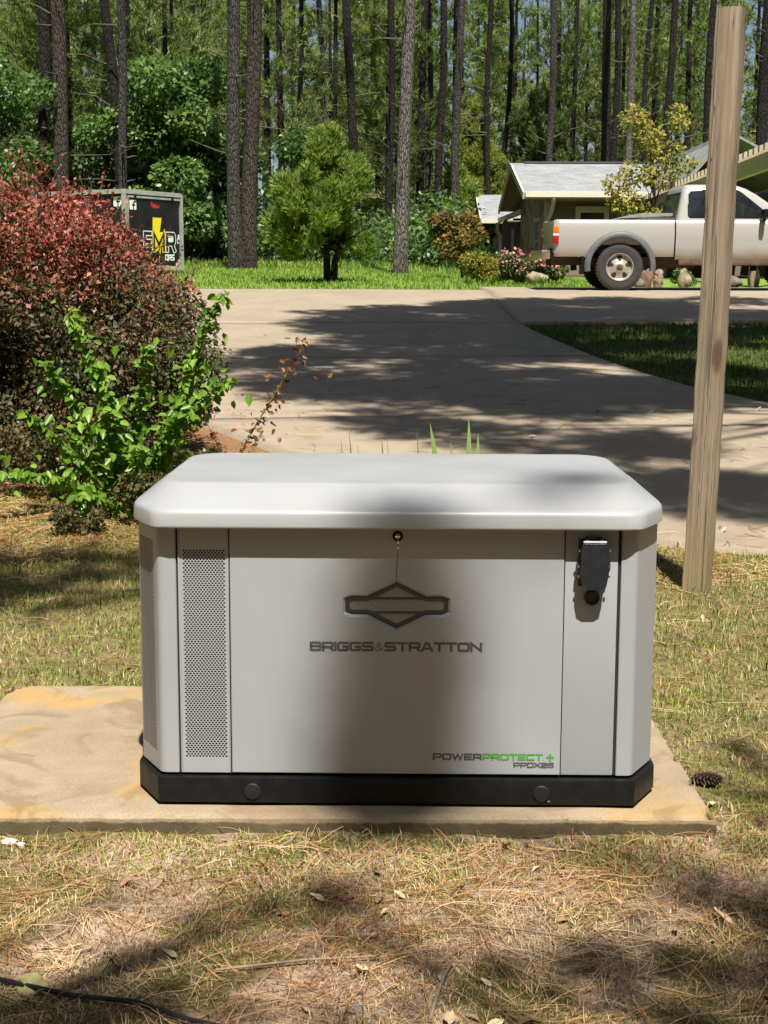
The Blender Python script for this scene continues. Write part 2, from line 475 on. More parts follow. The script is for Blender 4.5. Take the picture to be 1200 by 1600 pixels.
# ------------------------------------------------------------------ lettering (stroke glyphs)
G = {
 'B': ([[(0, 0), (0, 1), (.9, 1), (1, .88), (1, .62), (.9, .52), (0, .52)], [(.9, .52), (1, .4), (1, .12), (.9, 0), (0, 0)]], 1),
 'R': ([[(0, 0), (0, 1), (.88, 1), (1, .88), (1, .52), (.88, .4), (0, .4)], [(.72, .4), (1, 0)]], 1),
 'I': ([[(0, 0), (0, 1)]], .0),
 'G': ([[(1, 1), (.12, 1), (0, .88), (0, .12), (.12, 0), (.88, 0), (1, .12), (1, .47), (.55, .47)]], 1),
 'S': ([[(1, 1), (.12, 1), (0, .88), (0, .63), (.12, .51), (.88, .49), (1, .37), (1, .12), (.88, 0), (0, 0)]], 1),
 '&': ([[(1, .05), (.25, .72), (.25, .9), (.35, 1), (.6, 1), (.7, .9), (.7, .75), (.1, .4), (.0, .25), (0, .1), (.12, 0), (.6, 0), (.95, .45)]], .8),
 'T': ([[(0, 1), (1, 1)], [(.5, 1), (.5, 0)]], .95),
 'A': ([[(0, 0), (.4, 1), (.6, 1), (1, 0)], [(.17, .26), (.83, .26)]], 1.05),
 'O': ([[(.5, 1), (.12, 1), (0, .88), (0, .12), (.12, 0), (.88, 0), (1, .12), (1, .88), (.88, 1), (.5, 1)]], 1.05),
 'N': ([[(0, 0), (0, 1), (1, 0), (1, 1)]], 1),
 'P': ([[(0, 0), (0, 1), (.88, 1), (1, .88), (1, .5), (.88, .38), (0, .38)]], .98),
 'W': ([[(0, 1), (.24, 0), (.5, 1), (.76, 0), (1, 1)]], 1.35),
 'E': ([[(1, 1), (0, 1), (0, 0), (1, 0)], [(0, .5), (.9, .5)]], .92),
 'C': ([[(1, 1), (.12, 1), (0, .88), (0, .12), (.12, 0), (1, 0)]], 1),
 'D': ([[(0, 0), (0, 1), (.86, 1), (1, .86), (1, .14), (.86, 0), (0, 0)]], 1),
 'X': ([[(0, 0), (1, 1)], [(0, 1), (1, 0)]], 1),
 '2': ([[(0, 1), (.88, 1), (1, .88), (1, .62), (.88, .52), (.12, .48), (0, .38), (0, 0), (1, 0)]], .95),
 '6': ([[(1, 1), (.12, 1), (0, .88), (0, .12), (.12, 0), (.88, 0), (1, .12), (1, .45), (.88, .56), (0, .56)]], .95),
 '+': ([[(0, .42), (1, .42)], [(.5, -.08), (.5, .92)]], .72),
 '3': ([[(0, .85), (.12, 1), (.88, 1), (1, .88), (1, .62), (.88, .5), (.3, .5)], [(.88, .5), (1, .38), (1, .12), (.88, 0), (.12, 0), (0, .15)]], .95),
 '7': ([[(0, 1), (1, 1), (.4, 0)]], .9),
 'M': ([[(0, 0), (0, 1), (.5, .3), (1, 1), (1, 0)]], 1.1),
 'f': ([[(.3, 0), (.3, .8), (.45, 1), (.8, 1)], [(0, .62), (.75, .62)]], .6),
 '.': ([[(0, .02), (.05, .02)]], .05),
}
def ribbon(pts, th):
    """mitred flat ribbon round a polyline -> verts (2-D), quads"""
    P = [np.array(p, float) for p in pts]; n = len(P); V = []
    closed = np.allclose(P[0], P[-1]) and n > 3
    for i in range(n):
        if closed: a = P[i - 1] if i else P[-2]; c = P[i + 1] if i < n - 1 else P[1]
        else: a = P[i - 1] if i else None; c = P[i + 1] if i < n - 1 else None
        d1 = (P[i] - a) / np.linalg.norm(P[i] - a) if a is not None else None
        d2 = (c - P[i]) / np.linalg.norm(c - P[i]) if c is not None else None
        if d1 is None: d1 = d2
        if d2 is None: d2 = d1
        nn = np.array([-(d1 + d2)[1], (d1 + d2)[0]]); L = np.linalg.norm(nn)
        n1 = np.array([-d1[1], d1[0]])
        if L < 1e-3: m = n1
        else:
            nn /= L; m = nn / max(.45, nn.dot(n1))
        e = P[i]
        if not closed and i == 0: e = e - d2 * th * .5
        if not closed and i == n - 1: e = e + d1 * th * .5
        V += [e + m * th * .5, e - m * th * .5]
    return V, [(2 * i, 2 * i + 1, 2 * i + 3, 2 * i + 2) for i in range(n - 1)]
def lettering(name, text, x0, x1, z0, h, th, y, mat, parent, aspect=None, gap=.34, thin='', fn=None):
    """text on a plane facing -y, fitted between x0 and x1"""
    ws = [G[c][1] for c in text]
    tot = sum(ws) + gap * (len(text) - 1)
    W = (x1 - x0 - th) / tot
    mb = MB(); x = x0 + th / 2; k = 0
    for c, w in zip(text, ws):
        for st in G[c][0]:
            pts = [(x + p[0] * w * W, z0 + th / 2 + p[1] * (h - th)) for p in st]
            V, Fq = ribbon(pts, th * (.3 if c in thin else 1))
            yy = y - .00015 * (k % 3); k += 1
            mb.add([(v[0], yy, v[1]) if fn is None else fn(v[0], yy - y, v[1]) for v in V], Fq)
        x += (w + gap) * W
    return mb.build(name, mat, parent, smooth=False)

# ------------------------------------------------------------------ generator
mat_body = M('satin_grey_steel', (.315, .327, .342), .36, 0, .03, 5, .04, 900, .0004, spec=.5)
mat_lid = M('light_grey_lid', (.325, .330, .336), .38, 0, .025, 4, .05, 700, .0004, spec=.5)
mat_black = M('black_powder_coat', (.008, .008, .008), .42, 0, .2, 30, .08, 500, .0006, spec=.22)
mat_dark = M('dark_interior', (.015, .015, .015), .8)
mat_plastic = M('black_plastic', (.010, .012, .016), .42, 0, .2, 40, .05, 300, .0008)
mat_letter = M('charcoal_print', (.075, .073, .07), .5)
mat_green = M('green_print', (.05, .30, .03), .5)
mat_emblem = M('charcoal_emblem_frame', (.035, .035, .036), .35)
mat_plate = M('grey_emblem_plate', (.20, .205, .21), .3, .3)
mat_chrome = M('chrome', (.8, .8, .8), .12, 1, .02)

def weather(m, amt, tint):
    """faint dust and rain streaks over a painted sheet"""
    nt = m.node_tree; p = [n for n in nt.nodes if n.type == 'BSDF_PRINCIPLED'][0]
    src = p.inputs['Base Color'].links[0].from_socket
    st = noise(nt, coords(nt, (30, 30, 1.6)), 1, 4, .6); sp = noise(nt, coords(nt), 26, 5, .7)
    f = mth(nt, 'MULTIPLY', mth(nt, 'ADD', maprange(nt, st, .5, .75), maprange(nt, sp, .55, .75)), amt)
    nt.links.new(mixc(nt, f, src, tint), p.inputs['Base Color'])
weather(mat_body, .10, (.36, .31, .24)); weather(mat_lid, .10, (.38, .34, .27))

gen = thing('generator', 'grey standby generator with black base and rounded light lid on the concrete pad', 'generator', (.031, 3.437, 0.001), (0, 0, math.radians(-.8)))

def octagon(a, b, y0, c, y3, ch=None):
    """front half-width a at y0, full half-width b from y0+c to y3-c"""
    return [(-a, y0), (a, y0), (b, y0 + c), (b, y3 - c), (a, y3), (-a, y3), (-b, y3 - c), (-b, y0 + c)]
def inset_poly(poly, d):
    n = len(poly); out = []
    for i in range(n):
        p0 = np.array(poly[i - 1]); p1 = np.array(poly[i]); p2 = np.array(poly[(i + 1) % n])
        d1 = (p1 - p0) / np.linalg.norm(p1 - p0); d2 = (p2 - p1) / np.linalg.norm(p2 - p1)
        n1 = np.array([-d1[1], d1[0]]); n2 = np.array([-d2[1], d2[0]])
        nn = n1 + n2; nn /= np.linalg.norm(nn)
        out.append(p1 + nn * d / nn.dot(n1))
    return out
def fillet(poly, r, k=4):
    n = len(poly); out = []
    for i in range(n):
        p0 = np.array(poly[i - 1]); p1 = np.array(poly[i]); p2 = np.array(poly[(i + 1) % n])
        l1 = np.linalg.norm(p0 - p1); l2 = np.linalg.norm(p2 - p1)
        t = min(r, l1 * .495, l2 * .495)
        a = p1 + (p0 - p1) / l1 * t; b = p1 + (p2 - p1) / l2 * t
        for q in range(k + 1):
            s = q / k
            out.append(tuple(a * (1 - s) ** 2 + p1 * 2 * s * (1 - s) + b * s * s))
    return out
def ring(poly, d, z, r): return [(p[0], p[1], z) for p in fillet([tuple(q) for q in inset_poly(poly, d)], r)]

BASE = octagon(.579, .648, 0, .13, .80)
base = MB().rings([ring(BASE, .004, .006, .004), ring(BASE, .0, .010, .004), ring(BASE, 0, .066, .004), ring(BASE, .0016, .0706, .004), ring(BASE, .005, .072, .004), ring(BASE, .03, .0725, .004)]).build('base_frame', mat_black, gen)
MB().rings([ring(BASE, .02, 0, .004), ring(BASE, .02, .0075, .004)]).build('base_foot', mat_dark, gen)
for px in (-.349, .354):
    MB().lathe([(.0205, 0), (.0205, -.002), (.018, -.0045), (.0, -.0055)], (px, 0, .036), 'y', 28).build('knockout_plug', M('plug_plastic', (.013, .013, .014), .55, spec=.25), base)
MB().lathe([(.003, 0), (.003, -.002), (.001, -.003)], (.372, 0, .018), 'y', 8).build('drain_screw', mat_chrome, base)
MB().prism([(.0, .0), (.0, .05), (-.022, .012), (-.02, .0)], .30, .32).build('lifting_tab', mat_black, gen).location = (-.648, 0, .03)

BODY = octagon(.571, .638, .010, .125, .79)
# inner core, dark, seen only through gaps and perforations
MB().rings([[(p[0], p[1], .073) for p in inset_poly(BODY, .02)], [(p[0], p[1], .69) for p in inset_poly(BODY, .02)]]).build('inner_frame', mat_dark, gen, smooth=False)
def panel(name, x0, x1, z0=.080, z1=.70, y=.010, th=.012, bev=.0025, mat=None):
    return MB().box(x0, x1, y, y + th, z0, z1, bev).build(name, mat or mat_body, gen)

def perforated(name, w, h, px, pz, hole, mapping, margin, mat):
    """sheet w x h with hexagonal holes in staggered rows; mapping (u,v,d)->xyz; margin (l,r,b,t)"""
    ml, mr, mb_, mt = margin
    mb = MB(); cw = w - ml - mr; chh = h - mb_ - mt
    nc = max(1, int(cw / px)); nr = int(chh / pz); cw0 = nc * px
    ml2 = ml + (cw - cw0) / 2; mb2 = mb_ + (chh - nr * pz) / 2
    V = []; F = []
    def quad(a, b, c, d):
        k = len(V); V.extend([(a, c), (b, c), (b, d), (a, d)]); F.append((k, k + 1, k + 2, k + 3))
    quad(0, w, 0, mb2); quad(0, w, mb2 + nr * pz, h)
    quad(0, ml2 - px / 2, mb2, mb2 + nr * pz); quad(ml2 + cw0 + px / 2, w, mb2, mb2 + nr * pz)
    for r in range(nr):
        z0 = mb2 + r * pz; z1 = z0 + pz; zc = (z0 + z1) / 2
        off = px / 2 if r % 2 else 0.
        if r % 2: quad(ml2 - px / 2, ml2, z0, z1); quad(ml2 + cw0, ml2 + cw0 + px / 2, z0, z1); xs_ = [ml2 + i * px for i in range(nc)]
        else: xs_ = [ml2 - px / 2 + i * px for i in range(nc + 1)]
        for a in xs_:
            b = a + px; xc = (a + b) / 2; k = len(V)
            V.extend([(a, z0), (xc, z0), (b, z0), (b, zc), (b, z1), (xc, z1), (a, z1), (a, zc)])
            hx, hz = hole
            V.extend([(xc - hx * .55, zc - hz), (xc, zc - hz), (xc + hx * .55, zc - hz), (xc + hx, zc), (xc + hx * .55, zc + hz), (xc, zc + hz), (xc - hx * .55, zc + hz), (xc - hx, zc)])
            for q in range(8):
                F.append((k + q, k + (q + 1) % 8, k + 8 + (q + 1) % 8, k + 8 + q))
    return MB().add([mapping(u, v, 0) for u, v in V], F).build(name, mat, gen, smooth=False)

# front: corner panel | vent | door | service panel | corner panel
z0b, z1b = .080, .70
vent = perforated('vent_panel', .120, z1b - z0b, .0080, .0053, (.0029, .0021), lambda u, v, d: (-.522 + u, .0105 + d, z0b + v), (.012, .010, .038, .067), mat_body)
for a, b in ((-.523, -.519), (-.405, -.4022)):
    MB().box(a, b, .0085, .022, z0b, z1b, .001).build('vent_edge', mat_body, gen)

# door sheet with the recessed emblem cut through it
E = [(-.129, .0195), (-.1095, .0275), (-.0715, .0275), (0, .063), (.0715, .0275), (.1095, .0275), (.129, .0195), (.129, -.0195), (.1095, -.0275), (.0715, -.0275), (0, -.063), (-.0715, -.0275), (-.1095, -.0275), (-.129, -.0195)][::-1]
EC = (0., .498)
E = [(p[0] + EC[0], p[1] + EC[1]) for p in E]
def door_panel():
    x0, x1, z0, z1 = -.3995, .3985, z0b, z1b; y = .0085
    outer = [(x0 + .002, z0 + .002), (x1 - .002, z0 + .002), (x1 - .002, z1 - .002), (x0 + .002, z1 - .002)]
    hole = E
    tri = tessellate_polygon([[Vector((p[0], p[1], 0)) for p in outer], [Vector((p[0], p[1], 0)) for p in hole]])
    pts = outer + hole
    mb = MB(); mb.add([(p[0], y, p[1]) for p in pts], tri)
    n = len(hole)
    inn = inset_poly(hole, .007)
    mb.add([(p[0], y, p[1]) for p in hole] + [(p[0], y + .008, p[1]) for p in inn] , [(i, (i + 1) % n, n + (i + 1) % n, n + i) for i in range(n)])
    o2 = [(x0, z0), (x1, z0), (x1, z1), (x0, z1)]
    mb.add([(p[0], y, p[1]) for p in outer] + [(p[0], y + .002, p[1]) for p in o2] + [(p[0], y + .016, p[1]) for p in o2],
           [(i, (i + 1) % 4, 4 + (i + 1) % 4, 4 + i) for i in range(4)] + [(4 + i, 4 + (i + 1) % 4, 8 + (i + 1) % 4, 8 + i) for i in range(4)])
    o = mb.build('door', mat_body, gen, smooth=False)
    e1 = inset_poly(hole, .006); e2 = inset_poly(hole, .016)
    MB().add([(p[0], y + .0065, p[1]) for p in e1] + [(p[0], y + .0045, p[1]) for p in inset_poly(hole, .008)] + [(p[0], y + .0045, p[1]) for p in e2] + [(p[0], y + .007, p[1]) for p in e2],
             [(k * n + i, k * n + (i + 1) % n, (k + 1) * n + (i + 1) % n, (k + 1) * n + i) for k in range(3) for i in range(n)]).build('emblem_frame', mat_emblem, o, smooth=False)
    tp = [Vector((p[0], p[1], 0)) for p in e2]
    MB().add([(p[0], y + .0068, p[1]) for p in e2], tessellate_polygon([tp])).build('emblem_plate', mat_plate, o, smooth=False)
    for sgn in (1, -1):
        MB().box(-.108, .108, y + .0043, y + .0069, EC[1] + sgn * .0172 - .0026, EC[1] + sgn * .0172 + .0026).build('emblem_bar', mat_emblem, o, smooth=False)
    for sx in (1, -1):
        MB().add([(EC[0] + sx * .104, y + .0058, EC[1] + .006), (EC[0] + sx * .113, y + .0058, EC[1]), (EC[0] + sx * .104, y + .0058, EC[1] - .006)], [(0, 1, 2)])
    ly = y - .0006
    lettering('brand_lettering', 'BRIGGS&STRATTON', -.2085, .2055, .3865, .0235, .0058, ly, mat_letter, o, thin='&', gap=.30)
    lettering('model_lettering', 'POWER', .0895, .2085, .1165, .0170, .0041, ly, mat_letter, o, gap=.30)
    lettering('model_lettering', 'PROTECT', .2105, .357, .1165, .0170, .0041, ly, mat_green, o, gap=.30)
    lettering('model_lettering', '+', .3645, .3835, .1165, .0175, .0055, ly, mat_green, o)
    lettering('model_lettering', '.', .3575, .3600, .1165, .0175, .0018, ly, mat_green, o)
    lettering('model_lettering', 'PPDX26', .2855, .3835, .0985, .0135, .0032, ly, mat_letter, o, gap=.30)
    lettering('trade_mark', 'T', .2065, .2105, .4065, .003, .0007, ly, mat_letter, o)
    lk = MB().lathe([(.0125, 0), (.0125, -.004), (.0105, -.006), (.007, -.006), (.0065, -.002)], (.0015, y, .668), 'y', 24).build('lock', mat_black, o)
    MB().lathe([(.0062, 0), (.0062, -.005), (.003, -.007)], (.0015, y, .668), 'y', 16).build('lock_core', mat_chrome, lk)
    return o
door = door_panel()
svc = panel('service_panel', .4005, .5265, y=.0115)
panel('seam_strip', -.5275, -.5235, y=.0165, th=.004, bev=0, mat=mat_dark)
panel('seam_strip', .5275, .5325, y=.0165, th=.004, bev=0, mat=mat_dark)

def corner_panel(sgn):
    """rounded strip that turns the corner from the front onto the chamfer"""
    a, b = np.array((.571, .010)), np.array((.638, .135))
    f0 = np.array((.5335 if sgn > 0 else .528, .010)); pts = [f0 + (0, .018), f0 + (0, .002), f0 + (.002, 0)]
    t1 = a + (f0 - a) / np.linalg.norm(f0 - a) * .014; t2 = a + (b - a) / np.linalg.norm(b - a) * .014
    for q in range(6):
        s = q / 5; pts.append(t1 * (1 - s) ** 2 + a * 2 * s * (1 - s) + t2 * s * s)
    if sgn > 0:
        pts += [b, np.array((.638, .66)), np.array((.571, .79))]
    else:
        pts += [a + (b - a) * .16, a + (b - a) * .16 + np.array((-.01, .006))]
    mb = MB(); n = len(pts)
    V = [(sgn * p[0], p[1], z) for z in (z0b, z1b) for p in pts]
    mb.add(V, [(i, i + 1, n + i + 1, n + i) for i in range(n - 1)])
    return mb.build('corner_panel', mat_body, gen, angle=25)
corner_panel(1); corner_panel(-1)
# perforated chamfer and side on the left
ca, cb = np.array((-.571, .010)) + np.array((-.067, .125)) * .16, np.array((-.638, .135))
L = float(np.linalg.norm(cb - ca)); dd = (cb - ca) / L
perforated('side_vent', L, z1b - z0b, .0080, .0053, (.0029, .0021), lambda u, v, d: (ca[0] + dd[0] * u, ca[1] + dd[1] * u, z0b + v), (.010, .006, .045, .05), mat_body)
MB().add([(-.638, .135, z0b), (-.638, .66, z0b), (-.571, .79, z0b), (.571, .79, z0b), (-.638, .135, z1b), (-.638, .66, z1b), (-.571, .79, z1b), (.571, .79, z1b)], [(0, 1, 5, 4), (1, 2, 6, 5), (2, 3, 7, 6)]).build('side_panel', mat_body, gen, smooth=False)

LID = octagon(.572, .650, -.036, .150, .83)
def lid_ring(side, front, z, cx, cy, r):
    w = .650 - side
    return [(p[0], p[1], z) for p in fillet(octagon(w - cx, w, -.036 + front, cy, .83 - front * .75), r)]
prof = [(.03, .03, .697, .078, .150, .02), (.012, .012, .694, .078, .150, .03), (.002, .002, .691, .078, .150, .035), (0, 0, .693, .078, .150, .035), (0, 0, .697, .078, .150, .035), (.0006, .0006, .722, .078, .148, .045),
        (.0025, .002, .7285, .078, .146, .05), (.006, .0055, .7328, .077, .144, .055), (.010, .011, .7360, .076, .142, .06), (.014, .016, .7380, .075, .138, .07), (.026, .04, .7475, .070, .122, .08), (.041, .07, .7590, .064, .102, .08), (.056, .10, .7704, .058, .085, .08),
        (.068, .124, .7795, .052, .070, .07), (.0705, .128, .7809, .051, .068, .07), (.0735, .133, .7821, .050, .066, .07), (.077, .139, .7828, .049, .064, .07), (.083, .146, .7831, .048, .062, .07)]
lidm = MB(); lidm.rings([lid_ring(*p) for p in prof], cap0=False)
lidm.build('lid', mat_lid, gen, angle=50)
MB().rings([ring(LID, .035, .6995, .03), ring(LID, .035, .7005, .03)]).build('lid_underside', mat_dark, gen, smooth=False)

# power inlet with flip cover
inl = MB().box(-.034, .034, -.002, .012, -.058, .056, .004)
inl.lathe([(.039, .0), (.039, -.028), (.035, -.032)], (0, .002, -.004), 'y', 28)
inl = inl.build('power_inlet', mat_plastic, gen); inl.location = (.4655, .0085, .607)
MB().prism([(-.0295, .052), (.0295, .052), (.0325, .036), (.0325, -.022), (.027, -.05), (.014, -.058), (-.014, -.058), (-.027, -.05), (-.0325, -.022), (-.0325, .036)], -.046, -.0305).build('flip_cover', mat_plastic, inl, smooth=False)
hg = MB(); hg.tube([(-.027, -.034, .055), (.027, -.034, .055)], .0028, 8); hg.build('hinge_pin', M('hinge_steel', (.7, .72, .72), .3, .8), inl)
for sx in (-1, 1):
    for zz in (.034, -.004, -.028):
        MB().lathe([(.0028, 0), (.0028, -.004), (.001, -.005)], (sx * .0355, -.030, zz), 'y', 8).build('cover_screw', mat_chrome, inl)
    MB().box(sx * .017 - .004, sx * .017 + .004, -.030, -.002, .052, .0615, .001).build('hinge_lug', mat_plastic, inl)
ri = MB().lathe([(.0185, 0), (.0185, -.010), (.0165, -.012), (.0145, -.012), (.0138, -.004), (0, -.0035)], (.4655, .0115, .522), 'y', 28).build('round_socket', mat_plastic, gen)

key = thing('hanging_key', 'small shiny key beads on a dark tie hanging from the generator lock', 'key', (.0325, 3.43, .668))
MB().tube([(0, -.006, .001), (.0005, -.016, -.006), (.001, -.018, -.014)], .0016, 6).build('split_ring', mat_chrome, key)
for zz, r in ((-.0095, .0028), (-.0215, .0032)):
    MB().lathe([(0.0001, -r), (r * .7, -r * .7), (r, 0), (r * .7, r * .7), (0.0001, r)], (.001, -.018, zz), 'z', 10).build('bead', mat_chrome, key)
MB().tube([(.001, -.018, -.014), (.0, -.020, -.04), (-.002, -.020, -.075), (-.003, -.018, -.105)], .0007, 5).build('cable_tie', mat_dark, key)

# ------------------------------------------------------------------ timber post
def post_material():
    m, nt, p, out = new_mat('weathered_pine_timber')
    fine = noise(nt, coords(nt, (120, 120, 1.5)), 1, 2, .6)
    big = noise(nt, coords(nt, (30, 30, .42)), 1, 2, .5, 1.2)
    blot = noise(nt, coords(nt, (9, 9, 2.5)), 1, 4)
    c = ramp(nt, [(.36, (.085, .05, .03)), (.45, (.22, .15, .095)), (.55, (.36, .27, .18)), (.66, (.24, .165, .105))], big).outputs[0]
    c = mixc(nt, .45, c, ramp(nt, [(.38, (.085, .055, .034)), (.62, (.46, .35, .24))], fine).outputs[0])
    c = mixc(nt, .3, c, ramp(nt, [(.3, (.2, .14, .09)), (.7, (.40, .31, .215))], blot).outputs[0])
    chk = noise(nt, coords(nt, (75, 75, .9)), 1, 1, .5, .6)
    c = mixc(nt, maprange(nt, chk, .60, .66, 0., .8), c, (.06, .036, .022))
    pale = noise(nt, coords(nt, (60, 60, 1.1)), 1, 1, .5, .3)
    c = mixc(nt, maprange(nt, pale, .56, .66, 0., .6), c, (.42, .35, .265))
    c = mixc(nt, .25, c, (.21, .19, .165))
    vk = N(nt, 'ShaderNodeTexVoronoi'); vk.inputs['Scale'].default_value = 1; nt.links.new(coords(nt, (8, 8, 2.3)), vk.inputs['Vector'])
    c = mixc(nt, maprange(nt, vk.outputs['Distance'], .09, .24, .85, 0.), c, (.10, .055, .03))
    sx = N(nt, 'ShaderNodeSeparateXYZ'); nt.links.new(coords(nt), sx.inputs[0])
    c = mixc(nt, mth(nt, 'MULTIPLY', maprange(nt, sx.outputs[2], 0, .55, 1., 0.), .45), c, (.26, .21, .08))
    nt.links.new(c, p.inputs['Base Color']); p.inputs['Roughness'].default_value = .82; p.inputs['Specular IOR Level'].default_value = .2
    bump(nt, p, mth(nt, 'SUBTRACT', mth(nt, 'ADD', fine, big), mth(nt, 'MULTIPLY', maprange(nt, chk, .60, .66), 1.5)), .7, .003)
    return m
def build_post():
    bm = bmesh.new(); bmesh.ops.create_cube(bm, size=1)
    for v in bm.verts: v.co = Vector((v.co.x * .101, v.co.y * .101, (v.co.z + .5) * 2.72 - .35))
    bmesh.ops.subdivide_edges(bm, edges=[e for e in bm.edges if abs(e.verts[0].co.z - e.verts[1].co.z) > 1], cuts=40)
    bmesh.ops.bevel(bm, geom=[e for e in bm.edges if abs(e.verts[0].co.z - e.verts[1].co.z) > .01 or min(e.verts[0].co.z, e.verts[1].co.z) > 2.3], offset=.004, segments=2, affect='EDGES')
    for v in bm.verts:
        w = .004 * math.sin(v.co.z * 1.7 + .6)
        v.co.x += w + .0016 * math.sin(v.co.z * 23 + v.co.y * 60); v.co.y += .0014 * math.sin(v.co.z * 31 + v.co.x * 50)
    me = bpy.data.meshes.new('timber_post'); bm.to_mesh(me); bm.free()
    me.materials.append(post_material())
    me.polygons.foreach_set('use_smooth', np.ones(len(me.polygons), bool)); me.set_sharp_from_angle(angle=math.radians(40))
    o = link(bpy.data.objects.new('timber_post', me)); o.location = (1.325, 6.12, -.02); o.rotation_euler = (0, math.radians(1.5), math.radians(-27))
    o.rotation_mode = 'XYZ'
    tag(o, 'tall weathered square timber post standing in the grass beside the driveway', 'post')
build_post()
# ------------------------------------------------------------------ foliage builders (numpy)
def unit(a): return a / np.maximum(1e-9, np.linalg.norm(a, axis=-1, keepdims=True))
def rdir(n, r=None):
    r = r or rng
    return unit(r.normal(size=(n, 3)))
def leaf_quads(pos, d, up, ln, wd, fold=.0):
    """one diamond leaf per row: base, right, tip, left"""
    d = unit(d); s = unit(np.cross(d, up)); nrm = np.cross(s, d)
    ln = np.asarray(ln).reshape(-1, 1); wd = np.asarray(wd).reshape(-1, 1)
    a = pos; m = pos + d * ln * .45; t = pos + d * ln
    V = np.stack([a, m + s * wd * .5 + nrm * wd * fold, t - nrm * ln * .12, m - s * wd * .5 + nrm * wd * fold], 1).reshape(-1, 3)
    F = np.arange(len(V)).reshape(-1, 4)
    return V, F
def leaf_blades(pos, d, up, ln, wd, fold=.15):
    """pointed oval leaf folded along its midrib: two quads sharing base and tip"""
    d = unit(d); s = unit(np.cross(d, up)); nrm = np.cross(s, d)
    ln = np.asarray(ln).reshape(-1, 1); wd = np.asarray(wd).reshape(-1, 1)
    P = lambda f, w, h: pos + d * ln * f + s * wd * w + nrm * wd * h
    V = np.stack([P(0, 0, 0), P(.28, .46, fold), P(.66, .40, fold - .05), P(1, 0, -.3), P(.66, -.40, fold - .05), P(.28, -.46, fold)], 1).reshape(-1, 3)
    k = np.arange(len(pos))[:, None] * 6
    return V, np.concatenate([k + [0, 1, 2, 3], k + [0, 3, 4, 5]])
def needle_tris(pos, d, ln, w):
    n = len(pos); d = unit(d); s = unit(np.cross(d, rdir(n))) * np.asarray(w).reshape(-1, 1)
    V = np.stack([pos - s * .5, pos + s * .5, pos + d * np.asarray(ln).reshape(-1, 1)], 1).reshape(-1, 3)
    return V, np.arange(len(V)).reshape(-1, 3)
def cat(parts):
    Vs = []; Fs = []; b = 0
    for V, F in parts:
        Vs.append(V); Fs.append(F + b); b += len(V)
    return np.concatenate(Vs), np.concatenate(Fs)
def tufts(centers, axes, k, ln, w, spread=1.0):
    """bursts of needles: k per centre"""
    n = len(centers)
    P = np.repeat(centers, k, 0); A = np.repeat(axes, k, 0)
    D = unit(A + rdir(n * k) * spread)
    P = P + A * (rng.random((n * k, 1)) - .5) * ln * .7
    return needle_tris(P, D, ln * rng.uniform(.7, 1.15, n * k), w)
def tubes_np(paths, n=6):
    """paths: list of (pts (m,3), radii (m)) -> one quad mesh"""
    mb = MB()
    for pts, rad in paths: mb.tube(pts, list(rad), n, cap=False)
    return np.array([tuple(v) for v in mb.v], float), np.array(mb.f)

# bark
def bark(name, dark, mid, light, sc=1.):
    m, nt, p, out = new_mat(name)
    v = coords(nt, (15 * sc, 15 * sc, 3.2 * sc))
    vo = N(nt, 'ShaderNodeTexVoronoi', feature='DISTANCE_TO_EDGE'); vo.inputs['Scale'].default_value = 1.6; nt.links.new(v, vo.inputs['Vector'])
    n1 = noise(nt, v, 3, 5); n2 = noise(nt, coords(nt, (1, 1, .35)), .9, 3)
    c = ramp(nt, [(.3, mid), (.7, light)], n1).outputs[0]
    c = mixc(nt, maprange(nt, vo.outputs['Distance'], .0, .22, .6, 0.), c, dark)
    c = mixc(nt, maprange(nt, n2, .45, .65, 0, .45), c, dark)
    nt.links.new(c, p.inputs['Base Color']); p.inputs['Roughness'].default_value = .95; p.inputs['Specular IOR Level'].default_value = .1
    bump(nt, p, mth(nt, 'ADD', maprange(nt, vo.outputs['Distance'], 0, .2), n1), .9, .04)
    return m
bark_grey = bark('grey_pine_bark', (.02, .018, .016), (.07, .064, .058), (.12, .11, .10))
bark_brown = bark('brown_pine_bark', (.02, .016, .013), (.07, .056, .047), (.115, .095, .08))
bark_dark = bark('dark_bark', (.010, .009, .008), (.03, .026, .023), (.055, .048, .042))
bark_pale = bark('pale_pine_bark', (.05, .043, .038), (.155, .138, .122), (.23, .205, .185))
mat_branch = M('branch_wood', (.12, .09, .07), .9, var=.3)

needle_mat = leaf_mat('pine_needles', [(.0, (.035, .055, .018)), (.35, (.06, .095, .025)), (.7, (.115, .15, .036)), (1, (.19, .20, .06))], .3, .5, .35, .35)
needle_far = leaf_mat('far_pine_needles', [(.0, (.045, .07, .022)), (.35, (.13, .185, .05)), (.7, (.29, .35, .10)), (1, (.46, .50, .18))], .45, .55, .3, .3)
oak_mat = leaf_mat('broad_leaves', [(.0, (.035, .075, .022)), (.5, (.085, .16, .042)), (.85, (.16, .25, .06)), (1, (.28, .34, .1))], .42, .4, .5, .6)
oak_bright = leaf_mat('bright_broad_leaves', [(.0, (.05, .105, .025)), (.5, (.12, .21, .05)), (1, (.26, .34, .09))], .45, .4, .5, .8)
cedar_mat = leaf_mat('cedar_sprays', [(.0, (.08, .13, .025)), (.4, (.20, .28, .055)), (.8, (.34, .42, .10)), (1, (.46, .52, .16))], .48, .55, .25, 1.6)
cedar_gold = leaf_mat('yellow_green_cedar_sprays', [(.0, (.09, .12, .025)), (.4, (.24, .28, .06)), (.8, (.40, .42, .11)), (1, (.52, .50, .17))], .5, .6, .2, 1.2)
cedar_dark = leaf_mat('blue_green_cedar_sprays', [(.0, (.05, .085, .025)), (.5, (.12, .175, .05)), (1, (.23, .28, .09))], .4, .55, .25, 1.2)

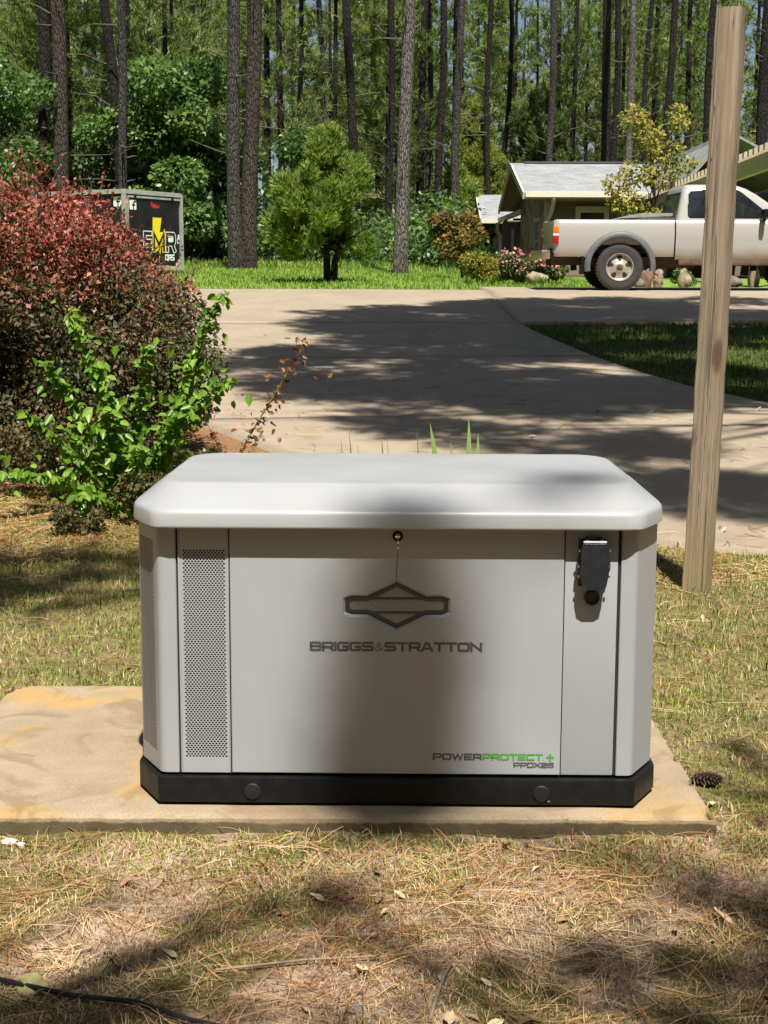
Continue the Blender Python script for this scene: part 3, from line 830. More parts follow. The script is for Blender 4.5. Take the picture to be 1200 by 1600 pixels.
# ------------------------------------------------------------------ pine trees
def pine_crown(seed, h0, h1, rad, nb, nt_, k, ln, w):
    """limbs and needles round the z axis between heights h0 and h1"""
    r = np.random.default_rng(seed); paths = []; C = []; A = []
    for i in range(nb):
        f = (i + r.random()) / nb; h = h0 + (h1 - h0) * f
        R = rad * (1 - .55 * f ** 1.6) * r.uniform(.55, 1.1); a = r.uniform(0, 2 * math.pi)
        up = r.uniform(-.05, .35) + .5 * f
        tip = np.array([math.cos(a) * R, math.sin(a) * R, h + R * up])
        mid = np.array([math.cos(a + .1) * R * .5, math.sin(a + .1) * R * .5, h + R * up * .35])
        base = np.array([0, 0, h])
        ts = np.linspace(0, 1, 5)[:, None]
        pts = base * (1 - ts) ** 2 + mid * 2 * ts * (1 - ts) + tip * ts ** 2
        paths.append((pts, np.linspace(.05, .012, 5) * (R / 2.5 + .4)))
        for q in range(nt_):
            if q % 3 == 0:                                # needle balls: three tufts to a cluster
                s = r.uniform(.3, 1.0) ** .8
                pc = base * (1 - s) ** 2 + mid * 2 * s * (1 - s) + tip * s * s + r.normal(size=3) * np.array([.36, .36, .2]) * (R / 2.6)
            j = r.normal(size=3) * .13; p = pc
            C.append(p + j); A.append(unit((j + np.array([0, 0, .35]) + (tip - base) * .25)[None])[0])
    V, F = tufts(np.array(C), np.array(A), k, ln, w, .85)
    LV, LF = tubes_np(paths, 5)
    return (V, F), (LV, LF)
CROWNS = []
for q in range(4):
    (V, F), (LV, LF) = pine_crown(20 + q, 6.2 + q * .8, 19 + q, 2.6 + .25 * (q % 3), 24, 14, 12, .34, .030)
    CROWNS.append((np_mesh('pine_crown', V, F, needle_mat), np_mesh('pine_limbs', LV, LF, mat_branch, True)))

def trunk_mesh(seed, d, h, lean=(0, 0), curve=.0, flare=1.25, n=12, m=14):
    r = np.random.default_rng(seed); pts = []; rad = []
    ph = r.uniform(0, 6.28, 2)
    for i in range(m):
        f = (i / (m - 1)) ** 1.4; z = -.3 + f * (h + .3)
        pts.append((lean[0] * z + curve * math.sin(z * .55 + ph[0]) * min(1, z * .2), lean[1] * z + curve * math.sin(z * .45 + ph[1]) * min(1, max(0, z) * .2), z))
        rad.append(d / 2 * ((1 - .62 * f) + (flare - 1) * math.exp(-max(0, z) / .35)))
    return pts, rad
def pine(x, y, d, label, h=21, lean=0., curve=.04, barkm=None, cv=0, stubs=5, group='pines at the edge of the woods', name='pine_tree', crown_dz=0., cat='pine tree', crown=True, twist=0.):
    z = gzf(x, y)
    t = thing(name, label, cat, (x, y, z), group=group)
    pts, rad = trunk_mesh(int(abs(x * 91 + y * 13)), d, h, (lean, 0), curve * 2.0)
    MB().tube(pts, rad, 12).build('trunk', barkm or bark_grey, t, angle=60)
    r = np.random.default_rng(int(abs(x * 31 + y * 7)) + 5)
    for q in range(stubs):
        hh = r.uniform(2.2, 9); a = r.uniform(0, 6.28); L_ = r.uniform(.4, 1.7)
        p0 = np.array([lean * hh, 0, hh]); p1 = p0 + np.array([math.cos(a) * L_, math.sin(a) * L_, L_ * r.uniform(-.1, .5)])
        pm = (p0 + p1) / 2 + r.normal(size=3) * .07 * L_
        MB().tube([p0, pm, p1], [.024, .016, .006], 5).build('dead_branch', mat_branch, t)
    if crown:
        cm, lm = CROWNS[cv % 4]
        for nm, me in (('crown', cm), ('limbs', lm)):
            o = link(bpy.data.objects.new(nm, me), t); o.location = (lean * 20, 0, crown_dz); o.rotation_euler = (0, 0, twist + cv * 1.3 + x)
    return t
# x, y, diameter, lean, curve, bark, crown variant, crown lift, label
PINES = [
 (-9.02, 40, .36, .0, .05, bark_dark, 0, 0, 'dark straight pine, leftmost trunk above the red shrub'),
 (-8.38, 39, .42, -.004, .04, bark_brown, 1, 0, 'thick brown pine trunk rising behind the left end of the black trailer'),
 (-7.75, 44, .31, -.03, .10, bark_dark, 2, 0, 'curved dark pine leaning against a paler neighbour behind the trailer'),
 (-7.5, 43, .27, .004, .03, bark_grey, 3, 1, 'slim grey pine rising straight behind the trailer corner'),
 (-3.80, 38.0, .37, -.003, .03, bark_grey, 0, 1, 'left trunk of the big touching pair of pines on the lawn edge'),
 (-3.50, 38.2, .43, .028, .03, bark_brown, 1, 1, 'right trunk of the big touching pair of pines on the lawn edge'),
 (-1.05, 50, .33, -.018, .05, bark_dark, 2, 0, 'dark pine rising behind the crown of the two-stemmed cedar'),
 (.16, 55, .30, .0, .05, bark_dark, 3, 0, 'dark slim pine close behind the pale pine on the lawn edge'),
 (.37, 35.2, .335, .021, .02, bark_pale, 2, 2, 'tall pale grey pine standing alone on the lawn edge'),
 (1.62, 58, .24, .004, .05, bark_grey, 1, 0, 'thin pale pine in the dark gap right of the lone pale pine'),
 (1.98, 56, .30, .01, .05, bark_dark, 0, 0, 'dark pine in the gap between the lone pale pine and the bushy cedar'),
 (2.56, 55, .32, .01, .04, bark_grey, 3, 1, 'grey pine rising behind the left flank of the bushy yellow-green cedar'),
 (4.1, 60, .24, .0, .05, bark_dark, 1, 0, 'thin dark pine rising behind the bushy yellow-green cedar'),
 (5.25, 66, .24, .01, .06, bark_dark, 2, 0, 'thin dark pine above the gap between the two cedars'),
 (6.65, 60, .30, -.015, .05, bark_grey, 0, 1, 'grey forked-looking pine above the darker cedar behind the house'),
 (7.95, 55, .37, .006, .03, bark_dark, 1, 0, 'thick dark pine rising behind the middle of the long roof'),
 (8.62, 57, .27, .0, .04, bark_dark, 2, 0, 'dark pine between the thick dark one and the pale one over the roof'),
 (8.30, 52, .25, .014, .02, bark_pale, 3, 1, 'slender pale pine rising behind the roof beside the orange-leaved tree'),
 (10.1, 58, .22, -.012, .08, bark_dark, 0, 0, 'thin crooked dark pine behind the top of the orange-leaved tree'),
 (10.55, 57, .31, .014, .04, bark_dark, 1, 0, 'dark pine right of the orange-leaved tree'),
 (12.3, 58, .32, .012, .04, bark_dark, 2, 0, 'dark pine just left of the top of the timber post'),
 (13.9, 56, .48, .012, .03, bark_dark, 3, 0, 'thick dark pine at the right edge beside the timber post'),
 (-6.6, 56, .24, .0, .05, bark_dark, 2, 0, 'thin dark pine between the trailer and the big pair of pines'),
 (-3.4, 60, .24, .0, .06, bark_dark, 3, 0, 'thin dark pine just right of the big pair of pines'),
 (-2.3, 57, .25, -.01, .05, bark_grey, 0, 0, 'thin pine above the left shoulder of the two-stemmed cedar'),
]
for i, (x, y, d, ln_, cu, bk, cv, dz, lab) in enumerate(PINES):
    up = 8 if .3 < x < 9.6 and y > 50 else 0
    pine(x, y, d, lab, 29 + up + (i * 7) % 4, ln_, cu, bk, cv, 6 + i % 5, crown_dz=dz + 9.5 + up)

# the far wood: one mass
def build_woods():
    Vs = []; Tp = []
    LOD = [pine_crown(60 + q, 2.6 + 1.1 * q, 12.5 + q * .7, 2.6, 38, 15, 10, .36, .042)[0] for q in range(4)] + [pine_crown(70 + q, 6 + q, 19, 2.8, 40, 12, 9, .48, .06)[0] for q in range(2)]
    r = np.random.default_rng(11); parts = []; n = 0
    for y in [46.5, 50, 54] + list(np.arange(58, 104, 3.6)):
        half = .27 * y + 5
        for x in np.arange(-half, half, 3.3 + (y - 58) * .02):
            xx = x + r.uniform(-1.3, 1.3); yy = y + r.uniform(-1.4, 1.4)
            if r.random() < .05: continue
            if y < 68 and 1.5 < xx < 30: continue
            if y < 57 and (xx > -1.6 or r.random() < .45): continue
            if 57 < y < 66 and r.random() < .35: continue
            q_ = xx / yy; gap = min(abs(q_ + .047), abs(q_ + .2)) < .010
            if gap and y > 62: continue
            V, F = LOD[r.integers(4)] if y < 80 else LOD[4 + r.integers(2)]
            a = r.uniform(0, 6.28); s = r.uniform(.8, 1.15); c_, s_ = math.cos(a) * s, math.sin(a) * s
            W = np.stack([V[:, 0] * c_ - V[:, 1] * s_ + xx, V[:, 0] * s_ + V[:, 1] * c_ + yy, V[:, 2] * s * r.uniform(.9, 1.1) + gzf(xx, yy) + r.uniform(-2.0, 1.0)], -1)
            parts.append((W, F))
            hh = 17; lx = r.uniform(-.02, .02)
            zz = gzf(xx, yy)
            Tp.append((np.array([(xx, yy, zz - .2), (xx + lx * 6, yy, zz + 6), (xx + lx * 16, yy, zz + hh)]), np.array([.17, .13, .05]) * r.uniform(.7, 1.2)))
    V, F = cat(parts)
    TV, TF = tubes_np(Tp, 6)
    T3 = np.concatenate([TF[:, [0, 1, 2]], TF[:, [0, 2, 3]]])
    V2 = np.concatenate([V, TV]); F2 = np.concatenate([F, T3 + len(V)])
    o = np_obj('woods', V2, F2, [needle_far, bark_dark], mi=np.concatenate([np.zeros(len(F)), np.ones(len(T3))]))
    tag(o, 'deep stand of pines filling the background behind lawn and house', 'woods', kind='stuff')
build_woods()

def leaf_cloud(n, centers, radii, size, r, updir=.5, shell=.5, asp=.6):
    """n leaves spread in ellipsoid clumps"""
    centers = np.asarray(centers, float); radii = np.asarray(radii, float)
    vol = radii.prod(1) ** .7; k = r.choice(len(centers), n, p=vol / vol.sum())
    d = unit(r.normal(size=(n, 3))); rr = r.random((n, 1)) ** (1 / (3 + 4 * shell))
    P = centers[k] + d * rr * radii[k]
    D = unit(d * .8 + r.normal(size=(n, 3)) * .7 + np.array([0, 0, -.15])); U = unit(d * .5 + np.array([0, -.25, updir]) + r.normal(size=(n, 3)) * .45)
    L_ = size * r.uniform(.7, 1.3, n)
    return leaf_quads(P, D, U, L_, L_ * asp * r.uniform(.8, 1.2, n), .12)

def build_undergrowth():
    r = np.random.default_rng(5); C = []; R = []
    for i in range(210):
        y = r.uniform(43, 62); x = r.uniform(-.27 * y - 3, .27 * y + 4)
        if 3.0 < x < 12.5 and y < 62: continue
        h = r.uniform(.5, 1.7) + 1.6 * (x < -2) * r.random() * (y > 47)
        for q in range(3):
            C.append((x + r.normal() * .6, y + r.normal() * .5, gzf(x, y) + h * r.uniform(.3, 1.1))); R.append((r.uniform(.5, 1.1), r.uniform(.5, .9), r.uniform(.4, .9)))
    V, F = leaf_cloud(60000, C, R, .17, r)
    o = np_obj('undergrowth', V, F, oak_mat)
    tag(o, 'dark leafy undergrowth along the foot of the woods', 'undergrowth', kind='stuff')
build_undergrowth()

def broadleaf(name, label, x, y, h, clumps, n, size, mat, cat='tree', stems=((0, 0),), seed=1, z=None, group=None, d=.1, shell=.5, asp=.6, barkm=None, updir=.5):
    z = gzf(x, y) if z is None else z
    t = thing(name, label, cat, (x, y, z), group=group)
    r = np.random.default_rng(seed)
    C = [c[:3] for c in clumps]; R = [c[3:6] for c in clumps]
    V, F = leaf_cloud(n, C, R, size, r, shell=shell, asp=asp, updir=updir)
    np_obj('crown', V, F, mat, t)
    for (sx, sy) in stems:
        mb = MB(); top = np.mean(C, 0); p0 = np.array([sx, sy, -.15])
        mid = p0 * .55 + top * .45 + np.array([sx, sy, 0]) * .3; mid[2] = top[2] * .5
        mb.tube([p0, mid, top], [d / 2, d * .4, d * .22], 8)
        for c in C:
            c = np.array(c); b = mid + (top - mid) * r.uniform(.1, .8)
            mb.tube([b, (b + c) / 2 + r.normal(size=3) * .08, c], [d * .2, d * .13, d * .04], 5)
        mb.build('trunk', barkm or bark_dark, t, angle=60)
    return t
def rclumps(r, n, w, dpt, z0, z1, cr, taper=0.):
    out = []
    for i in range(n):
        f = r.random(); z = z0 + (z1 - z0) * f; s = 1 - taper * f
        a = r.uniform(0, 6.28); q = math.sqrt(r.random())
        c = cr * r.uniform(.6, 1.25)
        out.append((math.cos(a) * w * q * s, math.sin(a) * dpt * q * s, z, c * 1.15, c, c * .8))
    return out
R0 = np.random.default_rng(77)
UT = [
 (-10.2, 39, 5.2, 2.0, 26, 15000, .15, oak_mat, 'dark leafy oak at the left edge above the red shrub', .75),
 (-6.35, 44.5, 5.4, 1.5, 22, 13000, .17, oak_bright, 'bright leafy sapling tree between the trailer and the big pair of pines', .7),
 (-8.1, 46, 4.8, 1.5, 20, 10000, .16, oak_bright, 'leafy sapling tree behind the trailer roof beside the slim grey pine', .6),
 (-5.0, 45, 3.6, 1.1, 16, 8000, .16, oak_mat, 'dark leafy bush tree against the left side of the big pair of pines', .6),
 (-2.2, 47, 3.9, 1.3, 18, 9000, .16, oak_bright, 'pale green understory tree left behind the two-stemmed cedar', .6),
]
for i, (x, y, h, w, nc, nl, sz, mt, lab, cr) in enumerate(UT):
    broadleaf('understory_tree', lab, x, y, h, rclumps(R0, nc, w, w, .6, h, cr, .25), nl, sz, mt, seed=30 + i, stems=((.1, 0), (-.15, .1)), group='leafy trees under the pines')

# ------------------------------------------------------------------ cedars: upright sprays
def cedar(name, label, x, y, w, h, z0, n, mat, seed, stems, sz=.22, fatten=1., lump=.35):
    z = gzf(x, y); t = thing(name, label, 'cedar', (x, y, z))
    r = np.random.default_rng(seed)
    prof = lambda f: np.interp(f, [0, .12, .3, .5, .7, .88, 1], [.88, 1, .95, .76, .52, .27, .05])
    nl = 60
    lob = []                                             # branch lobes pushing through the outline
    for i in range(nl):
        f = r.random() ** .9; a = r.uniform(0, 6.28); R = w * prof(f) * r.uniform(.5, 1.12)
        lob.append((math.cos(a) * R, math.sin(a) * R, z0 + (h - z0) * f * .93 + R * .12, lump * r.uniform(.45, 1.25) * (1.1 - .5 * f)))
    for f in np.linspace(.3, 1, 9): lob.append((0, 0, z0 + (h - z0) * f, max(.08, w * .33 * prof(f))))
    lob = np.array(lob)
    k = r.choice(len(lob), n, p=lob[:, 3] ** 2 / (lob[:, 3] ** 2).sum())
    d = unit(r.normal(size=(n, 3))); P = lob[k, :3] + d * lob[k, 3:4] * (r.random((n, 1)) ** .3) * np.array([1, 1, 1.15])
    ax = unit(P * np.array([1, 1, 0]) * .55 / max(w, .1) + np.array([0, 0, 1.0]) + d * .5)
    V, F = tufts(P, ax, 6, sz, sz * .26, .75)
    np_obj('crown', V, F, mat, t)
    for (sx, sy, tx, ty) in stems:
        mb = MB(); mb.tube([(sx, sy, -.2), (sx * .9 + tx * .1, sy, z0 * .5 + .1), (tx, ty, z0 + .3), (tx * .5, ty * .5, h * .75)], [.075, .065, .05, .015], 8)
        for q in range(7):
            a = r.uniform(0, 6.28); b = np.array([tx * .8, ty * .8, z0 + r.uniform(-.1, .8)]); e = b + np.array([math.cos(a) * w * .6, math.sin(a) * w * .6, .25])
            mb.tube([b, (b + e) / 2 + (0, 0, -.03), e], [.025, .016, .006], 5)
        mb.build('trunk', bark_dark, t, angle=60)
    return t
cedar('cedar_tree', 'bushy yellow-green cedar with two dark stems in the middle of the lawn', -1.07, 28.2, 1.18, 2.85, .58, 6800, cedar_mat, 3, ((-.02, 0, -.05, 0), (.10, .02, .3, .1)), .125, lump=.28)
cedar('cedar_tree', 'bushy yellow-green cedar behind the left gable of the house', 3.60, 61.2, 1.6, 6.9, .3, 11000, cedar_gold, 5, ((0, 0, 0, 0),), .20, lump=.55)
cedar('cedar_tree', 'darker green cedar rising behind the ridge of the long roof', 6.5, 63, 2.2, 7.6, .3, 11000, cedar_dark, 8, ((0, 0, 0, 0),), .22, lump=.65)
cedar('cedar_tree', 'low olive-brown cedar bush between the small gable and the cedar', 2.65, 57, 1.0, 4.0, .2, 5000, cedar_mat, 9, ((0, 0, 0, 0),), .26, lump=.45)
# ------------------------------------------------------------------ shrubs near the house
rust_mat = leaf_mat('rusty_green_leaves', [(.0, (.06, .07, .02)), (.4, (.14, .13, .035)), (.75, (.28, .15, .04)), (1, (.36, .2, .07))], .35, .5, .3, 2.)
gold_mat = leaf_mat('golden_leaves', [(.0, (.09, .11, .02)), (.4, (.22, .22, .035)), (.75, (.42, .31, .05)), (1, (.5, .24, .06))], .4, .5, .3, 2.)
orange_mat = leaf_mat('orange_yellow_leaves', [(.0, (.12, .15, .035)), (.4, (.28, .30, .07)), (.75, (.48, .38, .10)), (1, (.58, .27, .10))], .45, .5, .3, 1.5)
rose_leaf = leaf_mat('rose_leaves', [(.0, (.03, .06, .015)), (.6, (.08, .13, .03)), (1, (.16, .2, .06))], .3, .4, .5, 3)
rose_pink = leaf_mat('pink_petals', [(.0, (.5, .1, .12)), (.6, (.62, .25, .25)), (1, (.7, .45, .42))], .3, .5, .3, 3, tint=(.7, .3, .3))
lily_mat = leaf_mat('strap_leaves', [(.0, (.07, .13, .02)), (1, (.2, .3, .05))], .35, .4, .4, 3)

r = np.random.default_rng(4)
broadleaf('small_tree', 'small tree with rusty green crown and leaning stem left of the house', 1.62, 33.2, 1.5, rclumps(r, 22, .5, .45, .55, 1.35, .2), 5000, .085, rust_mat, seed=3, stems=((.12, -.05),), d=.07, barkm=bark_brown)
broadleaf('small_tree', 'sparse orange and yellow leaved tree in front of the long roof', 6.75, 37.5, 4.0, [(-.6, 0, 3.9, .35, .3, .35), (-.25, 0, 3.5, .4, .35, .4), (.5, 0, 3.9, .3, .3, .35), (.25, .1, 3.1, .5, .4, .3), (-.45, .1, 2.6, .5, .4, .3), (.1, 0, 2.5, .6, .4, .25), (.8, 0, 2.75, .4, .3, .2), (-1.0, 0, 2.3, .35, .3, .25), (-.75, 0, 1.9, .45, .3, .3), (-.3, 0, 1.55, .5, .3, .3), (1.2, 0, 2.55, .25, .2, .15)], 3000, .11, orange_mat, seed=6, d=.09, barkm=bark_brown, shell=.1)
def bush(label, x, y, w, h, n, sz, mat, seed, cat='shrub', name='garden_shrub', flowers=0):
    rr = np.random.default_rng(seed)
    t = thing(name, label, cat, (x, y, gzf(x, y)), group='shrubs in the bed before the house')
    cl = rclumps(rr, 14, w * .62, w * .5, h * .3, h * .8, h * .27)
    V, F = leaf_cloud(n, [c[:3] for c in cl], [c[3:6] for c in cl], sz, rr)
    np_obj('foliage', V, F, mat, t)
    mb = MB()
    for q in range(7):
        a = rr.uniform(0, 6.28); mb.tube([(math.cos(a) * .04, math.sin(a) * .04, -.06), (math.cos(a) * w * .25, math.sin(a) * w * .25, h * .4), (math.cos(a) * w * .5, math.sin(a) * w * .5, h * .75)], [.014, .01, .004], 5)
    mb.build('stems', mat_branch, t)
    if flowers:
        cl2 = [(c[0], c[1] - .05, c[2] + .1, c[3] * 1.1, c[4] * 1.1, c[5] * 1.1) for c in cl]
        V, F = leaf_cloud(flowers, [c[:3] for c in cl2], [c[3:6] for c in cl2], .055, rr, shell=1, asp=1.)
        np_obj('blossoms', V, F, rose_pink, t)
    return t
bush('rounded golden green shrub in the bed at the corner of the lawn', 1.87, 29.2, .42, .66, 4200, .055, gold_mat, 1)
bush('dark green shrub between the golden shrub and the pink roses', 2.3, 30.6, .33, .62, 2600, .06, oak_mat, 2)
bush('pink flowering rose bush in front of the stone gable', 2.62, 29.3, .46, .62, 4200, .05, rose_leaf, 3, 'rose bush', 'rose_bush', 260)
bush('pink flowering rose bush behind the rear bumper of the truck', 3.35, 29.8, .45, .5, 3600, .05, rose_leaf, 4, 'rose bush', 'rose_bush', 240)
bush('low green shrub under the truck bed behind the rear wheel', 4.75, 28.6, .3, .36, 2200, .05, oak_bright, 5)
bush('low green shrub seen under the cab beside the round stones', 5.75, 28.8, .28, .34, 2000, .05, oak_bright, 6)
def strap_clump(label, x, y, n, L_, mat, seed, spread=.6, group='strap-leaved clumps in the flower bed', w=.02, name='daylily', cat='plant'):
    rr = np.random.default_rng(seed); t = thing(name, label, cat, (x, y, float(gsurf(x, y))), group=group)
    for i in range(n):
        a = rr.uniform(0, 6.28); ll = L_ * rr.uniform(.65, 1.1); sp = spread * rr.uniform(.3, 1.1); V = []; F = []
        d = np.array([math.cos(a), math.sin(a), 0]); s = np.array([-d[1], d[0], 0])
        for k in range(6):
            f = k / 5; p = d * (ll * sp * f ** 1.4 + .02) + np.array([0, 0, ll * (f - sp * .45 * f ** 2.2) - .02])
            ww = w * (1 - f ** 2.2) + .0008
            V += [p + s * ww * .5, p - s * ww * .5 + d * .001]
            if k: F.append((2 * k - 2, 2 * k - 1, 2 * k + 1, 2 * k))
        np_obj('leaf', np.array(V), np.array(F), mat, t)
    return t
strap_clump('bright strap-leaved clump at the foot of the golden shrub', 1.95, 27.6, 26, .34, lily_mat, 1, w=.03)
strap_clump('bright strap-leaved clump right of the first rose bush', 3.0, 28.4, 26, .3, lily_mat, 2, w=.03)
strap_clump('strap-leaved clump at the lawn corner below the small rusty tree', 1.55, 27.9, 24, .26, lily_mat, 3, w=.03)
strap_clump('strap-leaved clump below the hitch of the truck', 3.95, 28.2, 24, .28, lily_mat, 4, w=.03)

def boulder(label, x, y, rad, mat, seed, group='stones along the flower bed', z=None):
    rr = np.random.default_rng(seed); bm = bmesh.new(); bmesh.ops.create_icosphere(bm, subdivisions=3, radius=1)
    ph = rr.uniform(0, 6, 6)
    for v in bm.verts:
        c = v.co; k = 1 + .16 * math.sin(c.x * 2.9 + ph[0]) + .12 * math.sin(c.y * 3.7 + ph[1]) + .15 * math.sin(c.z * 3.4 + ph[2]) + .07 * math.sin(c.x * 7 + c.z * 6 + ph[3])
        v.co = Vector((c.x * rad[0] * k, c.y * rad[1] * k, c.z * rad[2] * k))
    me = bpy.data.meshes.new('boulder'); bm.to_mesh(me); bm.free(); me.materials.append(mat)
    me.polygons.foreach_set('use_smooth', np.ones(len(me.polygons), bool))
    o = link(bpy.data.objects.new('boulder', me)); o.location = (x, y, (gzf(x, y) if z is None else z) + rad[2] * .75)
    return tag(o, label, 'boulder', group)
st_pink = M('pink_stone', (.22, .12, .09), .9, var=.5, vscale=9, bstr=.4, bscale=30, bdist=.01)
st_tan = M('tan_stone', (.27, .205, .14), .9, var=.5, vscale=9, bstr=.4, bscale=30, bdist=.01)
st_grey = M('grey_stone', (.14, .12, .105), .9, var=.5, vscale=9, bstr=.4, bscale=30, bdist=.01)
boulder('tan boulder between the two rose bushes', 2.98, 29.0, (.2, .18, .16), st_tan, 1)
boulder('pink round stone at the bottom right of the pile under the truck', 5.06, 27.6, (.11, .1, .09), st_pink, 2)
boulder('pale round stone on top of the pink stone under the truck', 5.07, 27.62, (.09, .08, .085), st_tan, 3, z=gzf(5.07, 27.62) + .165)
boulder('upright brownish stone left of the pink stone under the truck', 4.86, 27.7, (.1, .1, .19), st_pink, 4)
boulder('small grey stone behind the rear tyre under the truck', 4.72, 27.6, (.08, .08, .12), st_grey, 5)
boulder('tan standing stone just left of the timber post under the cab', 5.62, 27.9, (.11, .1, .2), st_tan, 6)
boulder('tall tan stone right of the timber post under the truck door', 6.92, 27.9, (.12, .1, .24), st_tan, 7)
boulder('low grey stone right of the timber post under the truck door', 6.5, 27.8, (.2, .12, .13), st_grey, 8)

# ------------------------------------------------------------------ house
def roof_material():
    m, nt, p, out = new_mat('grey_shingles')
    geo = N(nt, 'ShaderNodeNewGeometry')
    mp = nt.nodes.new('ShaderNodeMapping'); mp.inputs['Scale'].default_value = (1, 1, 1); nt.links.new(geo.outputs['Position'], mp.inputs[0])
    b = N(nt, 'ShaderNodeTexBrick'); nt.links.new(mp.outputs[0], b.inputs['Vector'])
    b.inputs['Color1'].default_value = (.19, .20, .205, 1); b.inputs['Color2'].default_value = (.29, .30, .30, 1); b.inputs['Mortar'].default_value = (.08, .08, .08, 1)
    b.inputs['Scale'].default_value = 1; b.inputs['Brick Width'].default_value = .34; b.inputs['Row Height'].default_value = .14; b.inputs['Mortar Size'].default_value = .006
    b.inputs['Bias'].default_value = .1
    n = noise(nt, geo.outputs['Position'], 2.4, 5)
    c = mixc(nt, .5, b.outputs['Color'], ramp(nt, [(.3, (.17, .18, .19)), (.55, (.27, .28, .28)), (.75, (.36, .365, .35))], n).outputs[0])
    nt.links.new(c, p.inputs['Base Color']); p.inputs['Roughness'].default_value = .9; p.inputs['Specular IOR Level'].default_value = .2
    return m
mat_roof = roof_material()
mat_stucco = M('olive_brown_stucco', (.19, .155, .105), .9, var=.1, vscale=4, bstr=.3, bscale=60, bdist=.004)
mat_trim = M('cream_trim', (.62, .57, .46), .6, var=.05)
mat_soffit = M('tan_soffit', (.30, .245, .17), .8, var=.06)
mat_glass = M('dark_window_glass', (.02, .025, .03), .06, 0, .1, 3, spec=.8)
mat_wood = M('tan_painted_wood', (.42, .35, .25), .8, var=.12)
def stone_material():
    m, nt, p, out = new_mat('rubble_stone_wall')
    geo = N(nt, 'ShaderNodeNewGeometry'); mp = nt.nodes.new('ShaderNodeMapping'); mp.inputs['Scale'].default_value = (1, 1, 1.5); nt.links.new(geo.outputs['Position'], mp.inputs[0])
    v1 = N(nt, 'ShaderNodeTexVoronoi'); v1.inputs['Scale'].default_value = 2.6; nt.links.new(mp.outputs[0], v1.inputs['Vector'])
    v2 = N(nt, 'ShaderNodeTexVoronoi', feature='DISTANCE_TO_EDGE'); v2.inputs['Scale'].default_value = 2.6; nt.links.new(mp.outputs[0], v2.inputs['Vector'])
    sep = N(nt, 'ShaderNodeSeparateColor'); nt.links.new(v1.outputs['Color'], sep.inputs[0])
    c = ramp(nt, [(.1, (.24, .18, .115)), (.5, (.42, .335, .225)), (.9, (.56, .46, .33))], sep.outputs[0]).outputs[0]
    c = mixc(nt, maprange(nt, v2.outputs['Distance'], .0, .05, 1., 0.), c, (.36, .32, .25))
    nt.links.new(c, p.inputs['Base Color']); p.inputs['Roughness'].default_value = .95
    bump(nt, p, maprange(nt, v2.outputs['Distance'], .0, .1), .8, .04)
    return m
mat_stone = stone_material()
HZ = 1.45
house = thing('house', 'low olive and stone house with grey shingle gables behind the truck', 'house', (6.0, 47, HZ))
def hp(name, mb, mat, parent=None, **k):
    o = mb.build(name, mat, None, **k); o.location = (0, 0, 0)
    par = parent or house
    o.parent = par
    base = Vector((6.0, 47, HZ))
    for v in o.data.vertices: v.co -= base
    return o
def gable(X0, X1, yf, yr, yb, ze, zr, th=.10, name='roof'):
    """gable roof, ridge along x: front eave yf, ridge yr, rear eave yb"""
    mb = MB()
    mb.add([(X0, yf, ze), (X1, yf, ze), (X1, yr, zr), (X0, yr, zr), (X0, yb, ze), (X1, yb, ze)], [(0, 1, 2, 3), (3, 2, 5, 4)])
    mb.add([(X0, yf, ze - th), (X1, yf, ze - th), (X1, yr, zr - th), (X0, yr, zr - th), (X0, yb, ze - th), (X1, yb, ze - th)], [(0, 3, 2, 1), (3, 4, 5, 2)])
    return mb
def window(x0, x1, z0, z1, y, axis='x', parent=None, bars=(1, 1), fw=.09, panes=True):
    """axis x: faces -y at depth y; axis y: faces -x at x = y, spanning x0..x1 in y"""
    def bx(mb, a, b, c, d, n0, n1):
        if axis == 'x': mb.box(a, b, n0, n1, c, d)
        else: mb.box(n0, n1, a, b, c, d)
        return mb
    fr = MB(); bx(fr, x0 - fw, x1 + fw, z1, z1 + fw * 1.3, y - .07, y + .03); bx(fr, x0 - fw, x1 + fw, z0 - fw, z0, y - .07, y + .03)
    bx(fr, x0 - fw, x0, z0, z1, y - .065, y + .03); bx(fr, x1, x1 + fw, z0, z1, y - .065, y + .03)
    w = hp('window', fr, mat_trim, parent, smooth=False)
    nb = bars[0] + 1; nz = bars[1] + 1
    for i in range(nb):
        for j in range(nz):
            a = x0 + (x1 - x0) * i / nb + .015; b = x0 + (x1 - x0) * (i + 1) / nb - .015
            c = z0 + (z1 - z0) * j / nz + .015; d = z0 + (z1 - z0) * (j + 1) / nz - .015
            p = bx(MB(), a, b, c, d, y - .02, y - .01)
            hp('pane', p, mat_glass, w, smooth=False)
    g = MB()
    for i in range(1, nb): bx(g, x0 + (x1 - x0) * i / nb - .022, x0 + (x1 - x0) * i / nb + .022, z0, z1, y - .05, y - .005)
    for j in range(1, nz): bx(g, x0, x1, z0 + (z1 - z0) * j / nz - .03, z0 + (z1 - z0) * j / nz + .03, y - .053, y - .004)
    if g.v: hp('glazing_bar', g, mat_trim, w, smooth=False)
    return w
